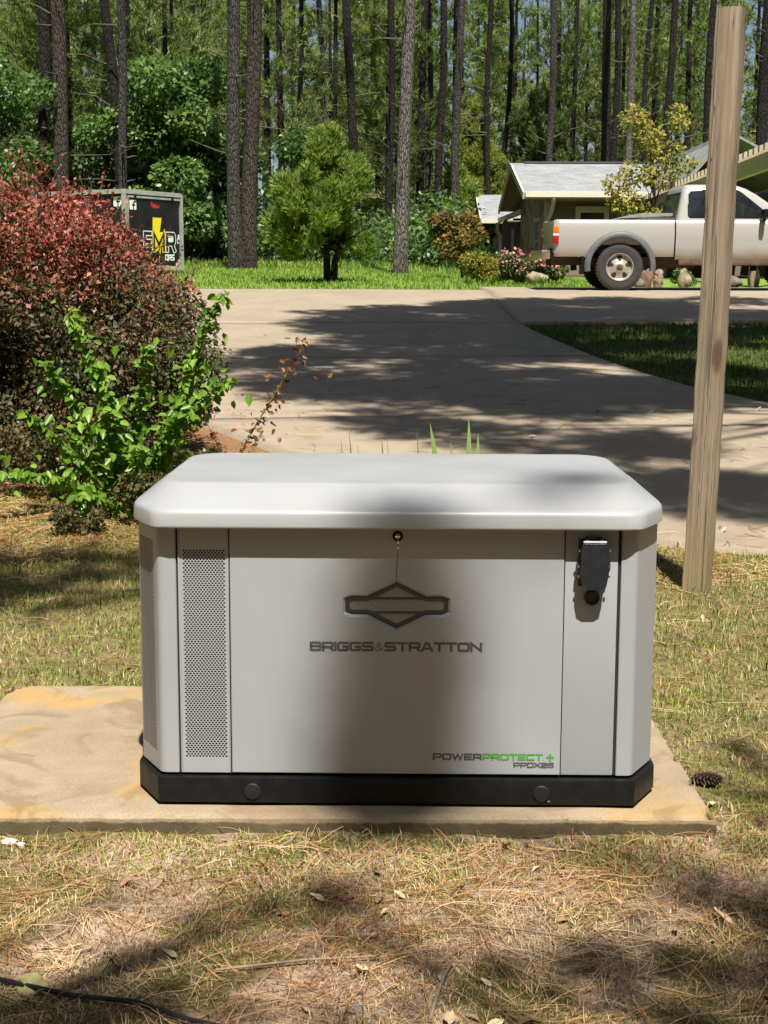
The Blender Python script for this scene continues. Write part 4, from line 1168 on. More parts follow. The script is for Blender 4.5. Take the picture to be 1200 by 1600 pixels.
# main wing: front wall y=44, gable wall x=4.78, ridge y=48
X0 = 4.02; ZE = 3.90; ZR = 5.08
hp('front_wall', MB().box(4.80, 13.5, 44.0, 44.2, 1.3, 3.84), mat_stucco, smooth=False)
sw = hp('stone_gable_wall', MB().prism([(44.0, 1.3), (52.0, 1.3), (52.0, 3.95), (48.0, 4.93), (44.0, 3.95)], 4.70, 4.79, 'yz'), mat_stone, smooth=False)
rf = hp('roof', gable(X0, 13.8, 43.35, 48, 52.65, ZE, ZR), mat_roof, smooth=False)
hp('ridge_cap', MB().bar((X0 + .4, 48, ZR + .02), (9.6, 48, ZR + .02), .3, .05), M('dark_ridge', (.07, .07, .075), .8), rf, smooth=False)
hp('fascia', MB().box(X0, 13.8, 43.30, 43.345, ZE - .2, ZE + .01), mat_trim, rf, smooth=False)
hp('gutter', MB().box(X0 + .02, 13.8, 43.18, 43.298, ZE - .15, ZE - .01), mat_trim, rf, smooth=False)
for yb_ in (43.35, 52.65):
    hp('bargeboard', MB().bar((X0 - .025, yb_, ZE - .10), (X0 - .025, 48, ZR - .10), .05, .2), mat_trim, rf, smooth=False)
sof = MB(); sof.add([(X0, 43.36, ZE - .115), (4.70, 43.36, ZE - .115), (4.70, 48, ZR - .115), (X0, 48, ZR - .115), (X0, 52.64, ZE - .115), (4.70, 52.64, ZE - .115)], [(0, 1, 2, 3), (3, 2, 5, 4)])
hp('soffit', sof, mat_soffit, rf, smooth=False)
hp('soffit', MB().box(4.72, 13.8, 43.36, 44.0, ZE - .23, ZE - .2), mat_soffit, rf, smooth=False)
hp('corner_board', MB().box(4.66, 4.82, 43.9, 43.998, 1.3, 3.7), mat_trim, smooth=False)
dp = MB(); dp.tube([(4.85, 43.24, 3.74), (4.85, 43.3, 3.6), (4.83, 43.72, 3.3), (4.75, 43.85, 3.1), (4.74, 43.86, 1.35)], .065, 8); hp('downspout', dp, mat_trim)
window(5.72, 6.42, 2.45, 3.35, 44.0, 'x', bars=(0, 1), fw=.14)
window(45.2, 46.5, 2.0, 3.15, 4.70, 'y', bars=(1, 1), fw=.1)
# rear wing
hp('rear_wing_wall', MB().prism([(54.8, 1.3), (59.6, 1.3), (59.6, 3.6), (57.0, 4.45), (54.8, 3.6)], 4.1, 4.2, 'yz'), mat_stone, smooth=False)
hp('rear_wing_front_wall', MB().box(4.202, 5.6, 54.8, 54.9, 1.3, 3.58), mat_stucco, smooth=False)
rr2 = hp('rear_roof', gable(3.47, 7.5, 54.0, 57.0, 60.0, 3.62, 4.62), mat_roof, smooth=False)
hp('fascia', MB().box(3.47, 4.6, 53.95, 53.995, 3.44, 3.63), mat_trim, rr2, smooth=False)
hp('gutter', MB().bar((4.1, 53.9, 3.53), (4.62, 50.5, 3.70), .12, .16), mat_trim, rr2, smooth=False)
for yb_ in (54.0, 60.0):
    hp('bargeboard', MB().bar((3.445, yb_, 3.52), (3.445, 57, 4.52), .05, .2), mat_trim, rr2, smooth=False)
sof = MB(); sof.add([(3.47, 54.01, 3.505), (4.1, 54.01, 3.505), (4.1, 57, 4.505), (3.47, 57, 4.505), (3.47, 59.99, 3.505), (4.1, 59.99, 3.505)], [(0, 1, 2, 3), (3, 2, 5, 4)])
hp('soffit', sof, mat_soffit, rr2, smooth=False)
hp('downspout', MB().tube([(4.05, 53.9, 3.5), (4.06, 54.2, 3.2), (4.2, 54.6, 3.05), (4.21, 54.62, 1.35)], .06, 8), mat_trim)
window(55.4, 56.2, 1.95, 2.85, 4.1, 'y', bars=(1, 1), fw=.1)
hp('recess_wall', MB().box(4.15, 4.7, 52.9, 53.0, 1.3, 3.5), mat_stucco, smooth=False)
hp('door_frame', MB().box(4.46, 4.56, 52.85, 52.895, 1.3, 3.2), mat_trim, smooth=False)

# carport wing running towards the viewer on the right, with exposed rafter tails
carport = thing('carport', 'open timber carport with exposed rafter tails beside the house', 'carport', (8.5, 34, 1.3))
def cp(name, mb, mat, parent=None, **k):
    o = mb.build(name, mat, None, **k); o.parent = parent or carport
    for v in o.data.vertices: v.co -= Vector((8.5, 34, 1.3))
    return o
xa, ya, xb, yb2 = 7.55, 43.0, 6.92, 25.5                       # eave line
cp('eave_beam', MB().bar((xa + .25, ya, 3.60), (xb + .25, yb2, 3.60), .14, .32), mat_wood, smooth=False)
cp('roof', MB().add([(7.85, 48.6, 3.86), (7.42, 36.6, 3.86), (8.36, 36.6, 4.95), (8.36, 48.6, 4.95), (10.4, 48.6, 3.9), (10.4, 36.6, 3.9), (7.85, 48.6, 3.80), (7.42, 36.6, 3.80), (8.36, 36.6, 4.89), (8.36, 48.6, 4.89), (10.4, 48.6, 3.84), (10.4, 36.6, 3.84)],
   [(0, 1, 2, 3), (3, 2, 5, 4), (9, 8, 7, 6), (10, 11, 8, 9), (0, 6, 7, 1), (1, 7, 8, 2), (2, 8, 11, 5)]), mat_roof, smooth=False)
nraf = 38
for i in range(nraf):
    f = (i + .5) / nraf; x = xa + (xb - xa) * f; y = ya + (yb2 - ya) * f
    cp('rafter_tail', MB().add([(x - .18, y - .06, 3.66), (x - .18, y + .06, 3.66), (x - .18, y + .06, 3.78), (x - .18, y - .06, 3.78), (x + .35, y - .06, 3.80), (x + .35, y + .06, 3.80), (x + .35, y + .06, 3.925), (x + .35, y - .06, 3.925)],
       [(0, 3, 2, 1), (4, 5, 6, 7), (0, 1, 5, 4), (1, 2, 6, 5), (2, 3, 7, 6), (3, 0, 4, 7)]), mat_wood, smooth=False)
for yy in (41.6, 33.8, 27.0):
    f = (ya - yy) / (ya - yb2); x = xa + (xb - xa) * f + .25
    cp('column', MB().box(x - .09, x + .09, yy - .09, yy + .09, 1.2, 3.44, .01), mat_trim, smooth=False)
cp('back_wall', MB().box(10.6, 10.75, 26, 43.9, 1.2, 4.3), mat_stucco, smooth=False)
cp('end_wall', MB().box(7.9, 10.6, 43.4, 43.5, 1.2, 3.9), mat_stucco, smooth=False)
cp('tie_beam', MB().bar((7.2, 27.0, 3.35), (10.6, 36, 3.35), .1, .14), mat_trim, smooth=False)
cp('hand_rail', MB().bar((7.15, 27.3, 2.55), (8.6, 40, 2.55), .06, .12), mat_trim, smooth=False)
# ------------------------------------------------------------------ pickup truck
def paint_mat():
    m, nt, p, out = new_mat('silver_beige_paint')
    tc = N(nt, 'ShaderNodeTexCoord'); sx = N(nt, 'ShaderNodeSeparateXYZ'); nt.links.new(tc.outputs['Object'], sx.inputs[0])
    n = noise(nt, tc.outputs['Object'], 3, 5); n2 = noise(nt, tc.outputs['Object'], 40, 4)
    h = mth(nt, 'ADD', sx.outputs[2], mth(nt, 'MULTIPLY', mth(nt, 'SUBTRACT', n, .5), .35))
    dust = maprange(nt, h, .46, .74, .8, 0.)
    dust = mth(nt, 'MULTIPLY', dust, maprange(nt, n2, .3, .7, .7, 1.))
    c = mixc(nt, dust, (.42, .41, .375), (.30, .22, .13))
    nt.links.new(c, p.inputs['Base Color'])
    p.inputs['Metallic'].default_value = .15
    nt.links.new(maprange(nt, dust, 0, 1, .3, .75), p.inputs['Roughness'])
    p.inputs['Coat Weight'].default_value = .35; p.inputs['Coat Roughness'].default_value = .1
    return m
mat_paint = paint_mat()
mat_flare = M('grey_flare_plastic', (.10, .105, .11), .55, var=.1)
mat_tyre = M('tyre_rubber', (.035, .033, .03), .85, var=.25, vscale=20)
mat_rim = M('dusty_alloy', (.50, .45, .38), .4, .5, .15, 14)
mat_tglass = M('tinted_glass', (.012, .014, .018), .05, 0, .05, spec=.9)
mat_lred = M('red_lens', (.35, .01, .015), .15, 0, .1, 30, spec=.7)
mat_lamb = M('amber_lens', (.65, .16, .02), .15, 0, .1, 30, spec=.7)
mat_lclr = M('clear_lens', (.7, .66, .62), .15, 0, .1, 30, spec=.7)
mat_rust = M('rusty_chassis', (.10, .06, .04), .9, var=.4, vscale=9)
mat_bumper = M('worn_chrome_bumper', (.5, .42, .32), .35, .8, .25, 9)
mat_alu = M('aluminium_checker', (.62, .62, .6), .35, .7, .1, 12)

TX, TY = 3.79, 24.05
truck = thing('pickup_truck', 'silver extended cab pickup truck parked on the driveway before the house', 'pickup truck', (TX, TY, gzf(TX, TY) + .035), (math.radians(.9), 0, math.radians(.6)))
WID = 1.66
def yoff(z): return float(np.interp(z, [.44, .52, .60, .70, .73, .76, .92, 1.05, 1.10, 1.125], [.09, .05, .022, .008, .010, .0, .0, .012, .026, .05]))
def body_side(name, s0, s1, zb, zt, arch=None, round0=0., round1=0., far=False, parent=None, n=None):
    ss = np.linspace(s0, s1, n or max(6, int((s1 - s0) / .03)))
    lev = np.array([0, .06, .14, .24, .30, .35, .5, .65, .8, .9, .96, 1.])
    V = []; 
    for s in ss:
        lo = zb
        if arch:
            d = abs(s - arch[0])
            if d < arch[2]: lo = max(zb, arch[1] + math.sqrt(arch[2] ** 2 - d * d))
        hi = zt(s) if callable(zt) else zt
        for l in lev:
            z = max(lo, zb + (hi - zb) * l) if l < 1 else hi
            e = 0.
            if round0: e += .05 * max(0, 1 - (s - s0) / round0) ** 2
            if round1: e += .05 * max(0, 1 - (s1 - s) / round1) ** 2
            y = yoff(z) + e
            V.append((s, WID - y if far else y, z))
    m = len(lev); k = len(ss)
    F = [(i * m + j, (i + 1) * m + j, (i + 1) * m + j + 1, i * m + j + 1) for i in range(k - 1) for j in range(m - 1)]
    return MB().add(V, F).build(name, mat_paint, parent or truck, angle=40)
core = MB()
core.box(-1.03, .85, .10, 1.56, .60, .74); core.box(.90, 3.7, .09, 1.57, .52, 1.08)
core.build('inner_body', mat_dark, truck, smooth=False)
for far in (False, True):
    body_side('bed_side', -1.065, .862, .54, 1.117, (0, .36, .485), .10, 0, far)
    body_side('rear_access_panel', .885, 1.53, .50, 1.125, None, 0, 0, far)
    dr = body_side('door', 1.542, 2.52, .50, 1.125, None, 0, 0, far)
    MB().box(1.60, 1.74, (WID + .0 if far else -.035), (WID + .035 if far else .0), .93, .965, .006).build('door_handle', mat_black, dr)
    body_side('front_fender', 2.532, 3.78, .50, lambda s: 1.125 - .10 * max(0, (s - 2.8)) ** 1.2, (3.1, .36, .47), 0, .15, far)
    MB().box(-.40 - .62, .85, (WID - .004 if far else -.010), (WID + .010 if far else .004), .712, .748, .004) if False else None
    # top rail of the bed
    y0_, y1_ = (WID - .13, WID - .045) if far else (.045, .13)
    MB().box(-1.05, .86, y0_, y1_, 1.06, 1.128, .012).build('bed_rail', mat_paint, truck)
    MB().box(-1.03, .86, y0_ + (.02 if not far else 0), y1_ - (0 if not far else .02), .73, 1.07).build('bed_inner_wall', mat_paint, truck, smooth=False)
    for c0 in (0, 3.1):                                    # wheel-arch flares
        V = []; F = []; k = 22
        sy = (lambda y: WID - y) if far else (lambda y: y)
        for i in range(k + 1):
            a = math.radians(-8 + 196 * i / k)
            for rr, yy in ((.475, .03), (.49, -.035), (.535, -.04), (.575, -.008), (.58, .012)):
                V.append((c0 + math.cos(a) * rr, sy(yy), .38 + math.sin(a) * rr * .985))
        F = [(i * 5 + j, (i + 1) * 5 + j, (i + 1) * 5 + j + 1, i * 5 + j + 1) for i in range(k) for j in range(4)]
        MB().add(V, F).build('wheel_arch_flare', mat_flare, truck, angle=50)
MB().box(-1.075, -1.02, .06, WID - .06, .60, 1.112, .012).build('tailgate', mat_paint, truck)
MB().box(-1.03, .86, .13, WID - .13, .735, .75).build('bed_floor', mat_flare, truck, smooth=False)
MB().box(.83, .87, .05, WID - .05, .70, 1.12, .01).build('bed_front_wall', mat_paint, truck)
bm_ = MB().box(-1.27, -1.13, .02, WID - .02, .50, .645, .02).build('rear_bumper', mat_bumper, truck)
MB().box(-1.265, -1.08, .25, WID - .25, .646, .665, .004).build('step_pad', mat_black, bm_)
MB().bar((-1.13, .35, .55), (-.7, .35, .55), .08, .1).build('hitch_arm', mat_rust, truck, smooth=False)
for far in (False, True):
    y0_, y1_ = (WID - .085, WID - .028) if far else (.028, .085)
    tl = MB().box(-1.092, -1.0, y0_ - (.0 if far else .034), y1_ + (.034 if far else 0), .745, .865, .008).build('tail_light', mat_lred, truck)
    MB().box(-1.091, -1.0, y0_ - (.0 if far else .033), y1_ + (.033 if far else 0), .867, .905, .006).build('reverse_lens', mat_lclr, tl)
    MB().box(-1.0905, -1.0, y0_ - (.0 if far else .032), y1_ + (.032 if far else 0), .907, 1.015, .008).build('indicator_lens', mat_lamb, tl)
# chassis
ch = MB()
for yy in (.42, 1.24): ch.box(-1.05, 3.6, yy - .04, yy + .04, .40, .53)
ch.tube([(0, .12, .37), (0, 1.54, .37)], .05, 10); ch.lathe([(.02, -.13), (.13, -.06), (.13, .06), (.02, .13)], (0, .83, .37), 'y', 14)
ch.box(.6, 1.3, .5, .9, .36, .5); ch.build('chassis', mat_rust, truck, smooth=False)
MB().box(.95, 2.5, .05, .14, .41, .50, .02).build('rocker_panel', mat_rust, truck)
MB().box(-.62, -.585, .04, .30, .26, .62).build('mud_flap', mat_black, truck, smooth=False)
# cab
belt = [(.90, .055), (.90, WID - .055), (2.84, WID - .10), (2.84, .10)]
top = [(1.03, .19), (1.03, WID - .19), (1.93, WID - .20), (1.93, .20)]
cabm = MB(); rg = []
for f, z in ((0, 1.12), (.2, 1.24), (.45, 1.39), (.7, 1.54), (.86, 1.625), (.95, 1.665), (1.0, 1.683), (1.03, 1.69)):
    b = .10 if z < 1.6 else .14
    P = [tuple(np.array(p) * (1 - min(f, 1)) + np.array(q) * min(f, 1)) for p, q in zip(belt, top)]
    if f > .9: P = [tuple(np.array(p) + (np.mean(P, 0) - np.array(p)) * (f - .88) * .55) for p in P]
    P = [(p[0], p[1]) for p in P][::-1]
    rg.append([(p[0], p[1], z) for p in fillet(P, b, 5)])
cabm.rings(rg); cabm.build('cab', mat_paint, truck, angle=45)
def cab_pt(s, z, far=False, out=.004):
    f = (z - 1.12) / (1.683 - 1.12); y = .055 + (.19 - .055) * f + (s - .9) / 1.94 * (.045 * (1 - f) + .01 * f) - out
    return (s, WID - y if far else y, z)
for far in (False, True):
    # side glass and black seal
    q1 = [(1.09, 1.20), (1.09, 1.53), (1.13, 1.585), (1.40, 1.60), (1.46, 1.58), (1.46, 1.20), (1.43, 1.17), (1.12, 1.17)]
    q2 = [(1.58, 1.17), (1.58, 1.60), (1.86, 1.60), (1.93, 1.575), (2.36, 1.24), (2.40, 1.17)]
    for q in (q1, q2):
        c = np.mean(q, 0)
        big = [tuple(c + (np.array(p) - c) * 1.07) for p in q]
        MB().add([cab_pt(p[0], p[1], far, .004) for p in big] + [cab_pt(p[0], p[1], far, -.02) for p in big], [tuple(range(len(q)))] + [(i, (i + 1) % len(q), len(q) + (i + 1) % len(q), len(q) + i) for i in range(len(q))]).build('window_seal', mat_black, truck, smooth=False)
        MB().add([cab_pt(p[0], p[1], far, .0065) for p in q], [tuple(range(len(q)))]).build('side_window', mat_tglass, truck, smooth=False)
    sg = -1 if not far else 1
    y_ = .06 if not far else WID - .06
    mr = MB().box(2.24, 2.32, y_ + sg * .26, y_ + sg * .04, 1.16, 1.30, .03).build('wing_mirror', mat_black, truck)
    MB().bar((2.3, y_ + sg * .10, 1.19), (2.32, y_ - sg * .03, 1.15), .05, .05).build('mirror_arm', mat_black, mr, smooth=False)
def plane_pt(p, q, s): return tuple(np.array(p) * (1 - s) + np.array(q) * s)
rw = [(.902 + .13 * .2, .20, 1.235), (.902 + .13 * .2, WID - .20, 1.235), (.902 + .13 * .8, WID - .27, 1.575), (.902 + .13 * .8, .27, 1.575)]
MB().add([(p[0] - .012, p[1], p[2]) for p in rw], [(0, 1, 2, 3)]).build('rear_window', mat_tglass, truck, smooth=False)
ws_ = [(2.84 - .91 * .12 + .014, .24, 1.19), (2.84 - .91 * .12 + .014, WID - .24, 1.19), (2.84 - .91 * .86 + .014, WID - .29, 1.605), (2.84 - .91 * .86 + .014, .29, 1.605)]
MB().add(ws_, [(0, 1, 2, 3)]).build('windscreen', mat_tglass, truck, smooth=False)
hd = MB(); hd.rings([[(2.6, .06, 1.11), (2.6, WID - .06, 1.11), (2.6, WID - .2, 1.15), (2.6, .2, 1.15)], [(3.3, .07, 1.07), (3.3, WID - .07, 1.07), (3.3, WID - .25, 1.13), (3.3, .25, 1.13)], [(3.75, .12, .98), (3.75, WID - .12, .98), (3.75, WID - .3, 1.02), (3.75, .3, 1.02)]]); hd.build('bonnet', mat_paint, truck)
MB().box(3.72, 3.80, .10, WID - .10, .62, .98, .02).build('grille', mat_black, truck)
MB().box(3.76, 3.95, .02, WID - .02, .45, .64, .03).build('front_bumper', mat_bumper, truck)
# wheels
def wheel(x, y, out):
    w = MB()
    w.lathe([(.215, -.10), (.30, -.115), (.345, -.11), (.368, -.095), (.374, -.05), (.374, .05), (.368, .095), (.345, .11), (.30, .115), (.215, .10)], (0, 0, 0), 'y', 48, closed=True)
    o = link(bpy.data.objects.new('wheel', w.mesh('tyre', mat_tyre, 30)), truck); o.location = (x, y, .374)
    tr = MB()
    for i in range(44):
        a = 2 * math.pi * i / 44
        for sg in (-1, 1):
            c = Vector((math.cos(a), 0, math.sin(a))); t_ = Vector((-math.sin(a), 0, math.cos(a)))
            p0 = c * .373 + Vector((0, sg * .055, 0)) + t_ * sg * .006; tr.bar(p0 - Vector((0, .045, 0)), p0 + Vector((0, .045, 0)), .03, .016, up=c)
    tr.build('tread', mat_tyre, o, smooth=False)
    rm = MB(); so_ = -1 if out else 1
    rm.lathe([(.218, so_ * .105), (.222, so_ * .112), (.212, so_ * .112), (.205, so_ * .075), (.185, so_ * .058), (.09, so_ * .085), (.068, so_ * .095), (.06, so_ * .10), (.02, so_ * .105)], (0, 0, 0), 'y', 40, cap0=False)
    r_ = rm.build('rim', mat_rim, o, angle=50)
    for i in range(5):
        a = 2 * math.pi * (i + .25) / 5
        q = []
        for rr, da in ((.105, .16), (.178, .27), (.192, .0), (.178, -.27), (.105, -.16)):
            yo = float(np.interp(rr, [.09, .185, .205], [.085, .058, .075])) + .004
            q.append((math.cos(a + da) * rr, so_ * yo, math.sin(a + da) * rr))
        MB().add(q, [(0, 1, 2, 3, 4)]).build('rim_slot', mat_dark, r_, smooth=False)
    MB().lathe([(.052, so_ * .09), (.052, so_ * .115), (.03, so_ * .13), (.008, so_ * .132)], (0, 0, 0), 'y', 20).build('hub_cap', mat_rust, r_)
    return o
for wx in (0, 3.1):
    wheel(wx, .14, True); wheel(wx, WID - .14, False)
tb = thing('tool_box', 'aluminium cross-bed tool box with sloping lid behind the truck cab', 'tool box', tuple(truck.matrix_basis @ Vector((.56, 0, .76))), tuple(truck.rotation_euler))
MB().prism([(-.26, 0), (.26, 0), (.26, .47), (-.26, .40)], .14, WID - .14).build('box_body', mat_alu, tb, smooth=False)
MB().prism([(-.56, .39), (.28, .435), (.28, .475), (-.20, .475)], .10, WID - .10).build('box_lid', mat_alu, tb, smooth=False)

# ------------------------------------------------------------------ black enclosed trailer
mat_tblack = M('black_trailer_skin', (.014, .014, .016), .3, 0, .3, 2.5, spec=.5)
mat_trail = M('aluminium_rail', (.55, .54, .5), .4, .5, .12, 10)
mat_wprint = M('white_print', (.78, .78, .77), .5, var=.03)
mat_yprint = M('yellow_print', (.80, .62, .02), .5, var=.04)
mat_rprint = M('red_print', (.45, .02, .03), .5, var=.1)
TRZ = gzf(-5.56, 32)
trl = thing('enclosed_trailer', 'black enclosed cargo trailer with yellow bolt lettering behind the red shrub', 'trailer', (-5.565, 32, TRZ - .14), (0, 0, math.atan2(1.6, .99)))
W_, D_, H0, H1 = 1.88, 2.5, .34, 1.93
MB().box(.02, W_ - .02, .02, D_, H0, H1 - .02).build('cargo_body', mat_tblack, trl, smooth=False)
for i, (a, b) in enumerate((((0, 0, H0 - .02), (0, 0, H1)), ((W_, 0, H0 - .02), (W_, 0, H1)), ((0, D_, H0 - .02), (0, D_, H1)), ((W_, D_, H0 - .02), (W_, D_, H1)))):
    MB().bar(a, b, .075, .075).build('corner_post', mat_trail, trl, smooth=False)
for a, b in (((0, 0, H1), (W_, 0, H1)), ((0, 0, H1), (0, D_, H1)), ((W_, 0, H1), (W_, D_, H1)), ((0, D_, H1), (W_, D_, H1)), ((0, 0, H0), (W_, 0, H0)), ((0, 0, H0), (0, D_, H0))):
    MB().bar(a, b, .085, .085).build('edge_rail', mat_trail, trl, smooth=False)
MB().box(0, W_, 0, D_, H1 + .043, H1 + .055).build('roof_sheet', mat_trail, trl, smooth=False)
ramp_ = MB().box(.10, W_ - .08, -.012, .018, H0 + .06, H1 - .11).build('ramp_door', mat_tblack, trl, smooth=False)
MB().bar((.08, -.02, H1 - .095), (W_ - .06, -.02, H1 - .095), .03, .04).build('door_header', mat_trail, ramp_, smooth=False)
for u in (.32, 1.55): MB().box(u - .03, u + .03, -.05, -.012, H1 - .13, H1 - .04).build('door_hinge', mat_black, ramp_, smooth=False)
MB().bar((.10, -.014, H0 + .05), (.10, -.014, H1 - .12), .035, .03).build('door_edge', mat_trail, ramp_, smooth=False)
for yy in (1.5, 2.05):
    wl = MB().lathe([(.17, -.08), (.25, -.085), (.29, -.07), (.30, 0), (.29, .07), (.25, .085), (.17, .08)], (-.10, yy, .30), 'x', 28, closed=True).build('wheel', mat_tyre, trl)
    MB().lathe([(.18, -.05), (.06, -.07), (.02, -.075)], (-.10, yy, .30), 'x', 20).build('rim', mat_trail, wl)
MB().box(-.22, .0, 1.1, 2.45, .63, .66).build('mudguard', mat_trail, trl, smooth=False)
MB().box(.3, W_ - .3, .3, D_ - .2, .25, .34).build('chassis', mat_dark, trl, smooth=False)
for lx in (.5, 1.4): MB().box(lx - .05, lx + .05, .3, .4, -.03, .26).build('stabiliser_leg', mat_dark, trl, smooth=False)
def decal(name, poly, mat, y=-.0135):
    c = [Vector((p[0], p[1], 0)) for p in poly]
    return MB().add([(p[0], y, p[1]) for p in poly], tessellate_polygon([c])).build(name, mat, ramp_, smooth=False)
decal('bolt_print', [(.905, 1.42), (1.205, 1.42), (1.13, 1.11), (1.25, 1.11), (1.09, .42), (1.12, .69), (.88, .69), (.895, 1.11)], mat_yprint)
for t_, x0_, x1_ in (('E', .60, .86), ('M', .905, 1.30), ('R', 1.34, 1.66)):
    lettering('letter_outline', t_, x0_ - .02, x1_ + .02, .67, .46, .115, -.0145, mat_wprint if t_ != 'M' else mat_yprint, ramp_)
    lettering('letter', t_, x0_, x1_, .69, .42, .072, -.0155, mat_tblack, ramp_)
decal('letter_fill', [(1.42, 1.0), (1.56, 1.0), (1.58, .97), (1.58, .92), (1.42, .92)], mat_wprint, -.0158)
lettering('lettering', 'ORS', 1.30, 1.62, .50, .135, .03, -.0145, mat_wprint, ramp_, gap=.4)
lettering('lettering', '3N7', 1.66, 1.80, .36, .09, .02, -.0145, mat_wprint, ramp_, gap=.4)
lettering('lettering', 'C', 1.72, 1.79, .88, .12, .022, -.0145, mat_wprint, ramp_)
decal('white_mark', [(1.745, 1.07), (1.80, 1.07), (1.80, .96), (1.755, .97)], mat_wprint)
decal('red_print_mark', [(.86, 1.77), (.90, 1.77), (.92, 1.70), (1.0, 1.72), (1.05, 1.68), (1.14, 1.68), (1.13, 1.63), (.93, 1.62), (.86, 1.66)], mat_rprint)
def f_sign(par, fn):
    sq = fillet([(0, 0), (.22, 0), (.22, .21), (0, .21)], .03, 3)
    MB().add([fn(p[0], p[1], 0) for p in sq], [tuple(range(len(sq)))]).build('f_sign', mat_wprint, par, smooth=False)
    mb = MB()
    for st in ([(.125, .0), (.125, .13), (.145, .16), (.175, .165)], [(.09, .10), (.17, .10)]):
        V, Fq = ribbon(st, .034); mb.add([fn(v[0], v[1], .0008 if st[0][1] else .0005) for v in V], Fq)
    mb.build('f_mark', mat_tblack, par, smooth=False)
f_sign(ramp_, lambda u, v, d: (.16 + u, -.0140 - d, 1.56 + v))
f_sign(trl, lambda u, v, d: (.0185 - d, .31 - u, 1.62 + v))

# ------------------------------------------------------------------ red shrub
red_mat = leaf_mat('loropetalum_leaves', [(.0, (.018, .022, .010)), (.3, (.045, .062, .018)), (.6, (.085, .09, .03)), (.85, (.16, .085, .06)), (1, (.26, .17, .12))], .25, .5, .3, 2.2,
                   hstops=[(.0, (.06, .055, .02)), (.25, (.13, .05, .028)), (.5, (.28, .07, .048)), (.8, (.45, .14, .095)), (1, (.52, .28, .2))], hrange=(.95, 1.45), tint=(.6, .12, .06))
def red_shrub():
    bx_, by_ = -2.2, 9.2; z = gzf(bx_, by_)
    t = thing('red_shrub', 'large dense shrub with red top growth and dark lower leaves left of the driveway', 'shrub', (bx_, by_, z))
    r = np.random.default_rng(8); C = []; R = []
    topz = lambda x: np.interp(x, [-1.6, -.7, 0, .32, .6, .84, 1.0, 1.12], [1.78, 1.86, 1.86, 1.78, 1.52, 1.26, 1.05, .58])
    while len(C) < 210:
        x = r.uniform(-1.7, 1.02); y = r.uniform(-.95, .95); zz = r.uniform(.18, 1.7); cr = r.uniform(.13, .26)
        if (x / 1.75) ** 2 + (y / 1.05) ** 2 > 1: continue
        if zz + cr > topz(x) - .22 * abs(y): continue
        if zz < .35 and x > .95: continue
        C.append((x, y, zz)); R.append((cr * 1.3, cr * 1.2, cr))
    for (x, zz) in ((.75, .35), (.85, .6), (.72, .85), (.5, .5), (.4, .9), (.0, .5), (-.4, .6), (.9, .4), (.6, 1.1), (.82, .95)):
        for y in (-.35, .2): C.append((x, y, zz)); R.append((.24, .3, .22))
    V, F = leaf_cloud(125000, C, R, .034, r, updir=.5, shell=.6, asp=.55)
    # long new shoots at the top
    P = []; D = []; paths = []
    for i in range(170):
        x = r.uniform(-1.65, 1.05); y = r.uniform(-.8, .5); b = np.array([x, y, topz(x) - .15 - .3 * abs(y)]); L_ = r.uniform(.1, .34)
        d = unit((r.normal(size=3) * .35 + np.array([.15 * (x > .3), -.15, 1.0]))[None])[0]
        paths.append((np.array([b, b + d * L_ * .5, b + d * L_]), np.array([.003, .002, .001])))
        m_ = int(L_ / .018)
        for q in range(m_): P.append(b + d * L_ * (q + 1) / m_); D.append(d * .5 + r.normal(size=3) * .7)
    V2, F2 = leaf_quads(np.array(P), np.array(D), unit(r.normal(size=(len(P), 3)) * .5 + np.array([0, -.3, 1])), r.uniform(.024, .042, len(P)), r.uniform(.013, .022, len(P)), .1)
    V, F = cat([(V, F), (V2, F2)])
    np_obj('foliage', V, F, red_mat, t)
    for i in range(26):
        a = r.uniform(0, 6.28); c = C[r.integers(len(C))]
        paths.append((np.array([(math.cos(a) * .25, math.sin(a) * .2, -.1), (c[0] * .5, c[1] * .5, c[2] * .45), c]), np.array([.018, .012, .004])))
    PV, PF = tubes_np(paths, 5)
    np_obj('stems', PV, PF, mat_branch, t, smooth=True)
red_shrub()

